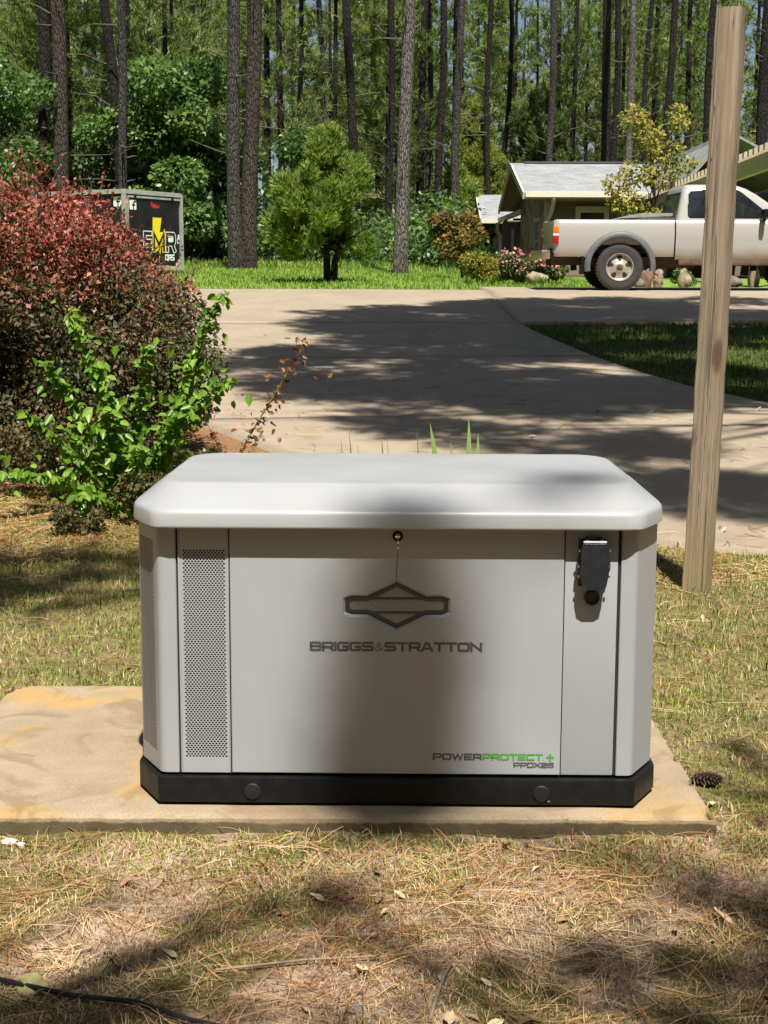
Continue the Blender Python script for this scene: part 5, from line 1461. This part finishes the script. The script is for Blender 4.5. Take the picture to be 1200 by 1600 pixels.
# ------------------------------------------------------------------ arching green bush before it
lime_mat = leaf_mat('bright_green_leaves', [(.0, (.06, .13, .012)), (.4, (.14, .27, .025)), (.75, (.24, .40, .05)), (1, (.36, .50, .12))], .45, .38, .45, 3.)
def arching_bush(name, label, cat_, base, tips, mat, leaf, step, seed, wig=.05, droop=.6, bow=.25, rnd=.45, fill=0, stem_r=.006):
    r = np.random.default_rng(seed); b0 = np.array(base, float)
    t = thing(name, label, cat_, tuple(b0)); P = []; D = []; paths = []
    for tp in tips:
        tp = np.array(tp, float) - b0
        p0 = r.normal(size=3) * np.array([.05, .05, 0]) + np.array([0, 0, -.05])
        mid = tp * .5 + np.array([0, 0, np.linalg.norm(tp) * bow]) + r.normal(size=3) * wig
        n = max(6, int(np.linalg.norm(tp) / step)); ts = np.linspace(0, 1, n)[:, None]
        pts = p0 * (1 - ts) ** 2 + mid * 2 * ts * (1 - ts) + tp * ts ** 2
        paths.append((pts[::max(1, n // 8)], np.linspace(stem_r, .0012, len(pts[::max(1, n // 8)]))))
        tang = unit(np.gradient(pts, axis=0))
        for i in range(n):
            if ts[i, 0] < .15: continue
            s = unit(np.cross(tang[i], [0, 0, 1.])[None])[0]
            for sg in (-1, 1):
                a = r.uniform(0, 6.28)
                P.append(pts[i] + r.normal(size=3) * .008); D.append(s * sg * .8 + tang[i] * .35 + np.array([0, -.2, -droop]) + r.normal(size=3) * rnd)
    if fill:
        for i in range(fill):
            k = r.integers(len(P)); P.append(P[k] + r.normal(size=3) * .06); D.append(r.normal(size=3) + np.array([0, -.5, -.4]))
    P = np.array(P); D = np.array(D); n = len(P)
    U = unit(r.normal(size=(n, 3)) * .45 + np.array([0, -.7, .8]))
    L_ = leaf * r.uniform(.6, 1.2, n)
    V, F = leaf_blades(P, D, U, L_, L_ * .62, .14)
    np_obj('foliage', V, F, mat, t)
    PV, PF = tubes_np(paths, 5); np_obj('stems', PV, PF, M(name + '_stem', (.16, .2, .05), .7), t, smooth=True)
    return t
def px3(x, y, Y): return ((x - 600) / 2300 * Y, Y, 1.26 + (445 - y) / 2300 * Y)
GT = [(-.84, 7.75, 1.22), (-1.63, 7.7, 1.12), (-.80, 7.6, .77), (-1.86, 7.6, .60), (-1.98, 7.5, .30), (-1.22, 7.6, .95), (-1.5, 7.7, .82), (-1.75, 7.65, .85), (-1.0, 7.55, .62), (-1.4, 7.5, .62), (-1.6, 7.5, .5), (-1.25, 7.45, .45), (-.95, 7.8, .88), (-1.7, 7.4, .3), (-1.55, 7.3, .2)]
arching_bush('arching_bush', 'bright lime green bush with long arching stems in front of the red shrub', 'bush', (-1.33, 7.85, .05), GT, lime_mat, .060, .012, 3, fill=480, bow=.10)
sprig_mat = leaf_mat('bronze_leaves', [(.0, (.10, .035, .015)), (.5, (.2, .08, .03)), (1, (.3, .2, .07))], .35, .4, .4, 4, tint=(.6, .25, .08))
arching_bush('bronze_shoot', 'thin shoot with small bronze leaves leaning over the driveway edge', 'shoot', (-.93, 8.6, .12), [(-.46, 8.55, .92), (-.58, 8.6, .70), (-.70, 8.5, .42), (-1.05, 8.5, .5)], sprig_mat, .040, .034, 5, bow=.05, droop=.15, wig=.05, rnd=1.1, fill=70)
olive_mat = leaf_mat('olive_small_leaves', [(.0, (.03, .04, .012)), (.4, (.08, .085, .025)), (.8, (.16, .10, .04)), (1, (.22, .2, .07))], .3, .4, .4, 4)
def low_clump(name, label, x, y, w, h, n, mat, seed, leaf=.026):
    rr = np.random.default_rng(seed); t = thing(name, label, 'plant', (x, y, gzf(x, y)))
    cl = rclumps(rr, 12, w, w * .6, h * .25, h * .8, h * .25)
    V, F = leaf_cloud(n, [c[:3] for c in cl], [c[3:6] for c in cl], leaf, rr); np_obj('foliage', V, F, mat, t)
    mb = MB()
    for q in range(9):
        c = cl[q]; mb.tube([(c[0] * .2, c[1] * .2, -.03), (c[0] * .6, c[1] * .6, c[2] * .6), (c[0], c[1], c[2] + .05)], [.005, .004, .002], 5)
    mb.build('stems', mat_branch, t)
low_clump('low_plant', 'low olive-leaved clump where the driveway meets the planting bed', -.98, 8.5, .26, .22, 1800, olive_mat, 1)
low_clump('low_plant', 'dark small-leaved plant behind the left corner of the lid', -1.12, 7.5, .22, .30, 1700, olive_mat, 2)
low_clump('low_plant', 'small leafy plant at the foot of the lime green bush', -1.5, 7.25, .15, .15, 600, olive_mat, 3)
low_clump('low_plant', 'dark tangle of small leaves under the lime green bush', -1.75, 8.1, .35, .45, 3000, olive_mat, 4)
iris_mat = leaf_mat('iris_leaves', [(.0, (.2, .33, .08)), (1, (.4, .52, .18))], .35, .4, .4, 4)
def blade(o_name, parent, base, tip, w, mat, bow=.02):
    b = np.array(base); t = np.array(tip); V = []; F = []
    s = unit(np.cross(t - b, [0, 1., 0])[None])[0]
    for k in range(11):
        f = k / 10; p = b * (1 - f) + t * f + np.array([bow * math.sin(f * 3.1), 0, 0]); ww = w * (1 - f ** 6) + .001
        V += [p - s * ww / 2, p + np.array([0, -ww * .12, 0]), p + s * ww / 2]
        if k: F += [(3 * k - 3, 3 * k - 2, 3 * k + 1, 3 * k), (3 * k - 2, 3 * k - 1, 3 * k + 2, 3 * k + 1)]
    np_obj(o_name, np.array(V), np.array(F), mat, parent, smooth=True)
ir = thing('iris_clump', 'green sword-shaped iris leaves showing above the back of the lid', 'plant', (.24, 5.3, float(gsurf(.24, 5.3))))
for bx_, tx, tz, w in ((0, -.055, .80, .034), (.0, .02, .735, .022), (.02, .085, .82, .030), (.03, .12, .765, .030), (-.03, -.10, .6, .02), (.05, .16, .62, .02), (-.06, -.03, .66, .02)):
    blade('leaf', ir, (bx_, 0, -.02), (tx - .02, .02, tz), w, iris_mat)
gs = thing('dry_stalks', 'few thin dry grass stalks rising behind the middle of the lid', 'plant', (-.02, 5.2, float(gsurf(-.02, 5.2))))
stalk_mat = leaf_mat('dry_stalk', [(.0, (.10, .08, .03)), (1, (.3, .26, .10))], .2, .6, .3, 4)
for bx_, tx, tz, w in ((-.12, -.135, .765, .006), (-.10, -.105, .79, .009), (-.08, -.075, .745, .006), (.0, .01, .77, .014), (.02, .03, .76, .005), (.12, .135, .80, .006)):
    blade('stalk', gs, (bx_, 0, -.02), (tx, 0, tz), w, stalk_mat)
# ------------------------------------------------------------------ trees outside the picture whose shade falls into it
shade_mat = needle_mat
def shade_tree(name, label, tx, ty, d, h, clumps, barkm=bark_brown, k=110, ln=.26, w=.028, limb_every=1, seed=1):
    """clumps: (shadow x, shadow y, height, radius, density) -> boughs hang where the sun ray through that spot passes"""
    r = np.random.default_rng(seed); z = gzf(tx, ty)
    t = thing(name, label, 'pine tree', (tx, ty, z), group='tall pines round the viewer')
    pts, rad = trunk_mesh(seed, d, h, (0, 0), .03); MB().tube(pts, rad, 12).build('trunk', barkm, t, angle=60)
    C = []; A = []; paths = []
    for (sx, sy, hh, rad_, den) in clumps:
        zs = gzf(sx, sy); f = (hh - zs) / SUN.z
        c = np.array([sx + SUN.x * f - tx, sy + SUN.y * f - ty, hh - z])
        n = max(3, int(k * den * (rad_ / .5) ** 2))
        dd = unit(r.normal(size=(n, 3))) * (r.random((n, 1)) ** .45) * rad_ * np.array([1, 1, .5])
        C.append(c + dd); A.append(unit(dd + np.array([0, 0, .25])))
        b = np.array([0, 0, max(2.5, c[2] - .25 * math.hypot(c[0], c[1]) - .3)])
        if b[2] < h - .5 and len(C) % limb_every == 0: paths.append((np.array([b, (b + c) / 2 + np.array([0, 0, -.12]), c]), np.array([.045, .03, .01])))
    V, F = tufts(np.concatenate(C), np.concatenate(A), 9, ln, w, .9)
    np_obj('crown', V, F, needle_mat, t)
    PV, PF = tubes_np(paths, 5); np_obj('limbs', PV, PF, mat_branch, t, smooth=True)
r = np.random.default_rng(21)
# shade over the driveway and the grass island, from a pine right of the frame
poly = [(-1.03, 19.8), (.2, 20.8), (2.9, 21.9), (5.8, 22.5), (6.5, 16), (2.98, 11.4), (2.06, 7.9), (1.54, 8.0), (1.16, 8.85), (.5, 9.6), (-.1, 10.6), (-.6, 11.6), (-1.6, 13.2), (-1.6, 14.7), (-1.08, 15.6)]
def inside(px_, py_):
    c = False; j = len(poly) - 1
    for i in range(len(poly)):
        xi, yi = poly[i]; xj, yj = poly[j]
        if (yi > py_) != (yj > py_) and px_ < (xj - xi) * (py_ - yi) / (yj - yi) + xi: c = not c
        j = i
    return c
cl1 = []; cl2 = []
while len(cl1) + len(cl2) < 190:
    x, y = r.uniform(-1.8, 6.6), r.uniform(7.8, 22.5)
    if not inside(x, y): continue
    if r.random() > np.interp(x, [-1.6, 0, 2], [.55, .8, 1]): continue
    if x > fR(min(y, 18.2)) and y < 19 and r.random() < .5: continue
    (cl1 if y < 15.5 else cl2).append((x, y, r.uniform(9, 13), r.uniform(.3, .75), r.uniform(.8, 1.4)))
shade_tree('shade_pine', 'tall pine outside the frame to the right, shading the near driveway', 5.8, 6.5, .42, 15, cl1, seed=2)
shade_tree('shade_pine', 'tall pine outside the frame to the right, shading the far driveway', 7.6, 13.5, .42, 15, cl2, seed=3)
# shade over the left grass
cl = [(-1.50, 6.0, 9, .32, 1), (-1.75, 6.0, 9, .3, 1), (-2.1, 6.1, 9, .4, 1), (-1.2, 6.35, 9, .2, .8), (-1.0, 6.7, 9, .25, 1), (-1.5, 6.75, 9, .25, .9), (-1.9, 6.6, 9, .3, .9), (-.9, 6.05, 9, .16, .6), (-2.9, 7.4, 9, .3, .6)]
shade_tree('shade_pine', 'tall pine outside the frame to the left, dappling the grass beside the shrub', -5.2, 2.5, .4, 13, cl, seed=4)
# foreground and generator, from the pines behind the viewer
cl = [(.80, 2.62, 7, .22, 1.3), (.60, 2.48, 7, .26, 1.3), (.95, 2.9, 7, .24, 1.2), (.72, 2.92, 7.2, .16, 1), (.97, 3.3, 7.5, .15, 1), (1.05, 3.6, 8, .2, .9), (1.25, 4.2, 8, .18, .4), (1.5, 4.6, 8, .2, .4), (.42, 2.6, 7, .16, .9), (.13, 2.56, 7, .15, .9), (.0, 2.72, 7, .07, .7), (.28, 2.75, 7.2, .1, .7), (.52, 2.78, 7, .12, .9), (1.0, 3.95, 7.5, .14, .8), (1.4, 5.3, 8, .2, .35)]
shade_tree('shade_pine', 'tall pine behind the viewer to the right, shading the lower right ground', 3.4, -3.0, .4, 14, cl, k=210, ln=.13, w=.012, seed=5)
cl = [(-.60, 2.44, 7, .2, 1.3), (-.45, 2.50, 7, .14, 1.2), (-.75, 2.5, 7, .15, 1.2), (-.47, 2.70, 7, .09, 1.), (-.36, 2.86, 7, .09, .9), (-.20, 2.98, 7, .12, 1), (-.10, 2.92, 7, .10, .9), (-.06, 3.06, 7, .08, .9), (-.30, 2.44, 7, .1, 1), (.0, 2.86, 7, .07, .8), (-.36, 2.62, 7, .07, .8), (-.54, 3.0, 7, .05, .6), (-.1, 2.44, 7, .1, .8)]
shade_tree('shade_pine', 'tall pine behind the viewer to the left, shading the lower left ground', -3.2, -3.4, .4, 14, cl, k=240, ln=.12, w=.011, seed=6)
cl = []
for i in range(34):                                        # a soft band down the middle of the door
    cl.append((.01 + r.normal() * .038, 3.63 + r.uniform(-.5, .36) * .46, 17 + r.uniform(-1, 1), r.uniform(.05, .085), 2.0))
for i in range(7): cl.append((-.12 + r.normal() * .05, 3.50 + r.uniform(-.1, .1), 19, .06, .5))
for i in range(3): cl.append((.42 + r.normal() * .1, 3.98 + r.uniform(-.06, .1), 20, .09, .6))
shade_tree('shade_pine', 'very tall pine behind the viewer, its soft shadow crossing the generator', 6.8, -8.5, .45, 26, cl, k=330, ln=.16, w=.02, limb_every=12, seed=7)

# the pine woods go on behind and beside the viewer
def build_woods_around():
    LOD = [pine_crown(90 + q, 3 + q, 15 + q, 2.9, 24, 6, 4, 1.0, .30)[0] for q in range(3)]
    rr = np.random.default_rng(31); parts = []; Tp = []
    spots = [(x, y) for y in np.arange(-44, -11, 4.2) for x in np.arange(-46, 47, 4.0)]
    spots += [(x, y) for x in np.arange(15, 46, 4.2) for y in np.arange(-9, 20, 4.0)] + [(x, y) for x in np.arange(-46, -11, 4.2) for y in np.arange(-9, 30, 4.0) if x < -12 - .2 * max(0, y)]
    for x, y in spots:
        xx, yy = x + rr.uniform(-1.4, 1.4), y + rr.uniform(-1.4, 1.0)
        V, F = LOD[rr.integers(3)]; a = rr.uniform(0, 6.28); s = rr.uniform(.85, 1.2); c_, s_ = math.cos(a) * s, math.sin(a) * s
        parts.append((np.stack([V[:, 0] * c_ - V[:, 1] * s_ + xx, V[:, 0] * s_ + V[:, 1] * c_ + yy, V[:, 2] * s + gzf(xx, yy) - 1], -1), F))
        Tp.append((np.array([(xx, yy, -.3), (xx, yy, 7), (xx, yy, 15)]), np.array([.2, .15, .05])))
    V, F = cat(parts); TV, TF = tubes_np(Tp, 6); T3 = np.concatenate([TF[:, [0, 1, 2]], TF[:, [0, 2, 3]]])
    o = np_obj('woods', np.concatenate([V, TV]), np.concatenate([F, T3 + len(V)]), [needle_far, bark_dark], mi=np.concatenate([np.zeros(len(F)), np.ones(len(T3))]))
    tag(o, 'stand of pines going on around and behind the viewer', 'woods', kind='stuff')
build_woods_around()

# ------------------------------------------------------------------ ground cover
def blades(n, xr, yr, L_, w, dens, tilt=.5, zoff=0., seed=1, zf=gsurf, keep=None):
    rr = np.random.default_rng(seed)
    x = rr.uniform(*xr, n); y = rr.uniform(*yr, n); d = dens(x, y)
    m = rr.random(n) < d
    if keep is not None: m &= keep(x, y)
    x, y = x[m], y[m]; n = len(x); z = zf(x, y) + zoff
    a = rr.uniform(0, 6.28, n); ll = L_ * rr.uniform(.5, 1.3, n); ti = np.abs(rr.normal(size=n)) * tilt + .15
    dirh = np.stack([np.cos(a), np.sin(a), np.zeros(n)], -1); s = np.stack([-np.sin(a), np.cos(a), np.zeros(n)], -1)
    up = np.array([0, 0, 1.])
    b = np.stack([x, y, z - .004], -1)
    m1 = b + dirh * (ll * .5 * np.sin(ti * .6))[:, None] + up * (ll * .5 * np.cos(ti * .6))[:, None]
    t = m1 + dirh * (ll * .5 * np.sin(np.minimum(ti * 1.7, 1.9)))[:, None] + up * (ll * .5 * np.cos(np.minimum(ti * 1.7, 1.9)))[:, None]
    ww = (w * rr.uniform(.7, 1.3, n))[:, None]
    V = np.stack([b - s * ww * .5, b + s * ww * .5, m1 + s * ww * .45, m1 - s * ww * .45, t], 1).reshape(-1, 3)
    k = np.arange(n)[:, None] * 5
    F = np.concatenate([k + [0, 1, 2], k + [0, 2, 3], k + [3, 2, 4]])
    return V, F
def offpad(x, y): return ~((x > -1.19) & (x < .80) & (y > 3.335) & (y < 4.545))
def offdrive(x, y):
    L_ = np.interp(y, [6.0, 6.63, 6.95, 8.2, 9.65, 10.8, 13, 18.3, 24], [2.9, 1.76, 1.27, .28, -.72, -1.32, -2.6, -5.0, -9])
    yy = y - .12 * (x - .4)
    L2 = np.interp(yy, [6.0, 6.63, 6.95, 8.2, 9.65, 10.8, 13, 18.3, 24], [2.9, 1.76, 1.27, .28, -.72, -1.32, -2.6, -5.0, -9])
    return (x < L2 - .02) | (yy < 6.38)
keep_near = lambda x, y: offpad(x, y) & offdrive(x, y)
turf_mat = leaf_mat('turf_blades', [(.0, (.07, .115, .018)), (.35, (.18, .26, .04)), (.65, (.34, .36, .09)), (1, (.60, .50, .23))], .3, .55, .25, 2.5)
green_mat = leaf_mat('green_blades', [(.0, (.07, .075, .010)), (.5, (.19, .18, .028)), (1, (.36, .33, .08))], .3, .5, .3, 2.5)
dry_mat = leaf_mat('dry_grass_bits', [(.0, (.05, .032, .016)), (.3, (.2, .125, .065)), (.65, (.55, .40, .24)), (1, (.82, .68, .47))], .15, .7, .2, 3)
straw_mat = leaf_mat('pine_straw_needles', [(.0, (.14, .055, .022)), (.35, (.34, .16, .065)), (.65, (.58, .36, .17)), (1, (.78, .6, .36))], .12, .5, .35, 2)
lawn_mat = leaf_mat('lawn_blades', [(.0, (.12, .21, .03)), (.5, (.20, .31, .05)), (1, (.31, .39, .085))], .35, .6, .2, .6)
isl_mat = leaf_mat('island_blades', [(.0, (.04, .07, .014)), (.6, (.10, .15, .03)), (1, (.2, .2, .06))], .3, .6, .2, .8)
back = lambda x, y: np.clip(.32 + 1.1 * (fbm(x * 2.2 + 3, y * 2.2) - .38), .08, 1)
front = lambda x, y: np.clip(3.2 * (fbm(x * 3.1 + 31, y * 3.1 + 8) - .47), 0, .95)
g1 = blades(130000, (-2.5, 2.9), (4.45, 8.4), .040, .0034, back, .85, seed=1, keep=keep_near)
g2 = blades(50000, (-1.6, 1.9), (3.1, 4.7), .034, .0030, back, .9, seed=2, keep=keep_near)
tag(np_obj('turf_grass', *cat([g1, g2]), turf_mat), 'patchy yellow green turf around and behind the pad', 'grass', kind='stuff')
g3 = blades(60000, (-.85, 1.05), (2.25, 3.45), .015, .0024, front, 1.0, seed=3, keep=keep_near)
g3b = blades(7000, (-2.2, 2.6), (4.6, 7.0), .06, .0042, lambda x, y: np.clip(3 * (fbm(x * 1.7 + 11, y * 1.7) - .52), 0, 1), .5, seed=13, keep=keep_near)
tag(np_obj('green_grass', *cat([g3, g3b]), green_mat), 'short moss green grass in scattered patches before the pad', 'grass', kind='stuff')
g4 = blades(60000, (-.9, 1.15), (2.25, 3.5), .024, .0017, lambda x, y: .35 + .6 * fbm(x * 5, y * 5), 2.2, .003, seed=4, keep=keep_near)
g5 = blades(40000, (-2.3, 2.6), (3.3, 7.1), .035, .0026, lambda x, y: .3 + .5 * fbm(x * 4, y * 4), 1.4, .003, seed=5, keep=keep_near)
tag(np_obj('dry_litter', *cat([g4, g5]), dry_mat), 'fine dry grass bits and chaff covering the bare soil', 'litter', kind='stuff')
zt = lambda x, y: gz(x, y)
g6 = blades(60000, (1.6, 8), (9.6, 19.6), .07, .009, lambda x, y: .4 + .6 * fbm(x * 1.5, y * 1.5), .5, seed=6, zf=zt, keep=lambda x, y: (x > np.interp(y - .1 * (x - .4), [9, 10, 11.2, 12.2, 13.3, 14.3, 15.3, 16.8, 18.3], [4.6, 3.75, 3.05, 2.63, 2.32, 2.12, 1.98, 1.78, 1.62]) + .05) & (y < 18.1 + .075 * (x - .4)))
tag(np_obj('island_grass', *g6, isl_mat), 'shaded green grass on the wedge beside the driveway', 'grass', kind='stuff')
g7 = blades(62000, (-9, 4.5), (24.1, 42), .09, .016, lambda x, y: .5 + .5 * fbm(x * .8, y * .8), .5, seed=7, zf=zt, keep=lambda x, y: (y > 24.3 + .02 * x) & ((x < 1.6) | (y > 26.6)))
tag(np_obj('lawn_grass', *g7, lawn_mat), 'bright sunlit lawn grass between driveway and woods', 'grass', kind='stuff')
g8 = blades(14000, (-9, 3), (39, 45), .22, .02, lambda x, y: .3 + .9 * (fbm(x * .9, y * .9) - .3), .4, seed=8, zf=zt)
tag(np_obj('tall_grass', *g8, lawn_mat), 'taller rough grass along the woods edge', 'grass', kind='stuff')

def straw(n, xr, yr, seed, dens, L_=.125, w=.0012, zf=gsurf, keep=keep_near, zmax=.014):
    rr = np.random.default_rng(seed); x = rr.uniform(*xr, n); y = rr.uniform(*yr, n)
    m = (rr.random(n) < dens(x, y)) & keep(x, y); x, y = x[m], y[m]; n = len(x)
    a = rr.uniform(0, 6.28, n); Vs = []; Fs = []; b = 0
    for k in range(2):                                     # two needles per fascicle
        aa = a + rr.normal(size=n) * .12; ll = L_ * rr.uniform(.45, 1.15, n); cv = rr.normal(size=n) * .9
        segs = 5; P = []
        px_, py_ = x.copy(), y.copy()
        h0 = rr.uniform(.002, zmax, n); h1 = rr.uniform(.0, zmax * 1.3, n)
        for s in range(segs):
            f = s / (segs - 1)
            zz = zf(px_, py_) + h0 * (1 - f) + h1 * f + .010 * math.sin(f * 3.14) * (h1 > zmax)
            P.append(np.stack([px_, py_, zz], -1))
            ang = aa + cv * (f - .3) * .5
            px_ = px_ + np.cos(ang) * ll / (segs - 1); py_ = py_ + np.sin(ang) * ll / (segs - 1)
        P = np.stack(P, 1)                                 # n, segs, 3
        side = np.stack([-np.sin(aa), np.cos(aa), rr.uniform(-.6, .6, n)], -1)[:, None, :] * (w / 2)
        V = np.stack([P - side, P + side], 2).reshape(n, segs * 2, 3)
        base = (np.arange(n) * segs * 2)[:, None]
        F = np.concatenate([base + [2 * s, 2 * s + 1, 2 * s + 3, 2 * s + 2] for s in range(segs - 1)])
        Vs.append(V.reshape(-1, 3)); Fs.append(F + b); b += n * segs * 2
    return np.concatenate(Vs), np.concatenate(Fs)
s1 = straw(5000, (-.95, 1.2), (2.2, 3.5), 1, lambda x, y: .25 + .9 * fbm(x * 2.6 + 5, y * 2.6) ** 1.5)
s2 = straw(5200, (-2.3, 2.7), (3.3, 7.2), 2, lambda x, y: .1 + .9 * fbm(x * 1.8 + 9, y * 1.8) ** 1.6, .14, .0018)
s3 = straw(3000, (-2.4, -.7), (6.7, 8.6), 3, lambda x, y: .8 + 0 * x, .15, .0028)
s4 = straw(900, (1.0, 2.6), (6.2, 6.8), 4, lambda x, y: .8 + 0 * x, .15, .0022)
s5 = straw(1500, (-1.2, 2.6), (6.7, 13), 5, lambda x, y: np.clip(fbm(x * 1.3, y * 1.3) * 1.6 - .5, 0, 1), .15, .003, zf=lambda x, y: gz(x, y) + .036, keep=lambda x, y: ~offdrive(x, y), zmax=.004)
tag(np_obj('pine_straw', *cat([s1, s2, s3, s4, s5]), straw_mat), 'fallen brown pine needles strewn over the soil and grass', 'pine straw', kind='stuff')

# fallen leaves, pieces of the ground litter
leaf_mats = [M('dead_leaf_a', (.30, .18, .10), .7, var=.3, vscale=30), M('dead_leaf_b', (.45, .33, .2), .7, var=.25, vscale=30), M('dead_leaf_c', (.22, .11, .06), .7, var=.3, vscale=30), M('dead_leaf_d', (.55, .47, .28), .7, var=.2, vscale=30)]
def leaf_mesh(seed):
    rr = np.random.default_rng(seed); V = []; F = []; k = 8
    c1, c2 = rr.uniform(.1, .5), rr.uniform(-.5, .7)
    for i in range(k):
        f = i / (k - 1); w = .36 * math.sin(math.pi * min(1, f * .97 + .02)) ** .8 * (1 - .25 * f) + .012
        for j in (-1, -.5, 0, .5, 1):
            V.append((f - .5, j * w * .6, c1 * (j * w) ** 2 * 3 + c2 * (f - .5) ** 2 * .6 + .03 * math.sin(f * 9 + j * 2)))
    for i in range(k - 1):
        for j in range(4): F.append((i * 5 + j, i * 5 + j + 1, i * 5 + 6 + j, i * 5 + 5 + j))
    return np.array(V), np.array(F)
LM = [np_mesh('fallen_leaf', *leaf_mesh(q), leaf_mats[q % 4], True) for q in range(8)]
rr = np.random.default_rng(17)
LPOS = [(.12, 2.47, .055, 1), (.20, 2.46, .05, 3), (-.14, 3.0, .04, 3), (.29, 3.27, .045, 1), (.70, 2.86, .055, 1), (-.67, 2.78, .03, 3), (-.42, 2.74, .04, 1)]
for i in range(40):
    x, y = rr.uniform(-.85, 1.0), rr.uniform(2.4, 3.32); LPOS.append((x, y, rr.uniform(.018, .045), rr.integers(8)))
for i in range(45):
    x, y = rr.uniform(-2, 2.2), rr.uniform(3.4, 6.8)
    if offpad(np.array(x), np.array(y)) and bool(offdrive(np.array(x), np.array(y))): LPOS.append((x, y, rr.uniform(.025, .05), rr.integers(8)))
for i in range(60):
    y = rr.uniform(7.2, 17); lo_, hi_ = fL(y), min(fR(y), .3 * y); LPOS.append((rr.uniform(lo_, hi_) if rr.random() < .4 else lo_ + abs(rr.normal()) * .4, y, rr.uniform(.03, .06), -1 - rr.integers(8)))
for x, y, s, q in LPOS:
    on = q < 0; q = -1 - q if on else q
    o = link(bpy.data.objects.new('fallen_leaf', LM[int(q)]), driveway if on else ground); o.location = (x, y, (gzf(x, y) + .042 if on else float(gsurf(x, y)) + .006) + s * .08)
    o.rotation_euler = (rr.normal() * .3, rr.normal() * .3, rr.uniform(0, 6.28)); o.scale = (s, s, s)

# sticks, stones, pine cone, cable
twig_mat = M('twig_bark', (.26, .19, .13), .9, var=.3, vscale=30)
def twig(label, pts, r_):
    p = [(a, b, float(gsurf(a, b)) + c) for a, b, c in pts]
    o = MB().tube([tuple(np.array(q) - np.array(p[0])) for q in p], [r_ * (1 - .5 * i / len(p)) for i in range(len(p))], 7).build('twig', twig_mat)
    o.location = p[0]; tag(o, label, 'twig', 'dead twigs on the ground')
twig('pale forked-looking twig at the lower middle edge of the ground', [(.085, 2.46, .008), (.10, 2.54, .012), (.115, 2.61, .012), (.135, 2.68, .008)], .004)
twig('long thin twig lying level across the middle of the bare ground', [(-.32, 2.66, .01), (-.15, 2.67, .012), (.02, 2.70, .01), (.12, 2.73, .008)], .0028)
twig('brown twig on the shaded soil right of centre', [(.18, 2.85, .008), (.28, 2.83, .012), (.36, 2.80, .01)], .0035)
twig('white split twig on the soil below the left vent', [(-.28, 3.12, .008), (-.262, 3.05, .012), (-.25, 3.0, .008)], .003)
twig('dark stub of stick against the front edge of the pad', [(-.24, 3.27, .012), (-.215, 3.29, .02), (-.20, 3.30, .035)], .004)
st_white = M('white_pebble', (.7, .66, .6), .7, var=.15, vscale=40)
pebs = [('white pebble at the left edge before the pad', -.88, 3.30, .014, st_white), ('small white pebble beside the larger one before the pad', -.845, 3.29, .009, st_white), ('flat yellowish stone beside the black cable', -.665, 2.62, .026, M('yellow_stone', (.36, .32, .13), .8, var=.2, vscale=30)), ('pinkish pebble before the right end of the pad', .27, 3.30, .014, st_pink), ('pale pebble on the soil right of centre', .21, 3.03, .011, st_tan), ('grey pebble at the bottom left of centre', -.05, 2.5, .012, st_grey)]
for lab, x, y, rad, mt in pebs:
    o = boulder(lab, x, y, (rad * 1.3, rad, rad * .7), mt, int(abs(x) * 1000), group='pebbles on the soil', z=float(gsurf(x, y)) - rad * .2); o.name = 'pebble'; o['category'] = 'pebble'
cone = thing('pine_cone', 'dark open pine cone lying beside the right edge of the pad', 'pine cone', (.853, 3.74, float(gsurf(.853, 3.74)) + .020), (0, math.radians(80), math.radians(-35)))
cmat = M('cone_scale', (.05, .033, .025), .7, var=.4, vscale=60)
core_ = MB().lathe([(.004, -.04), (.010, -.03), (.012, 0), (.008, .03), (.003, .042)], (0, 0, 0), 'z', 10).build('cone_core', cmat, cone)
sm = MB().add([(0, -.003, 0), (0, .003, 0), (.014, .007, .006), (.014, -.007, .006), (.021, 0, .011), (.013, 0, .012)], [(0, 3, 2, 1), (3, 4, 2), (0, 1, 5), (1, 2, 5), (2, 4, 5), (4, 3, 5), (3, 0, 5)]).mesh('cone_scale', cmat, smooth=False)
for i in range(64):
    f = i / 63; o = link(bpy.data.objects.new('cone_scale', sm), cone); a = i * 2.39996
    s = .55 + .65 * math.sin(math.pi * min(1, .12 + f * .86)); o.location = (0, 0, -.036 + .074 * f); o.scale = (s, s, s); o.rotation_euler = (0, -.75 * f + .15, a); o.rotation_mode = 'XYZ'
cab_pts = [(-1.05, 2.76), (-.85, 2.68), (-.73, 2.63), (-.58, 2.565), (-.45, 2.515), (-.34, 2.455), (-.2, 2.38), (0, 2.30)]
o = MB().tube([(x, y, float(gsurf(x, y)) + .012) for x, y in cab_pts], .0048, 8).build('black_cable', M('cable_sheath', (.012, .012, .012), .6))
tag(o, 'black cable lying across the lower left corner of the ground', 'cable')
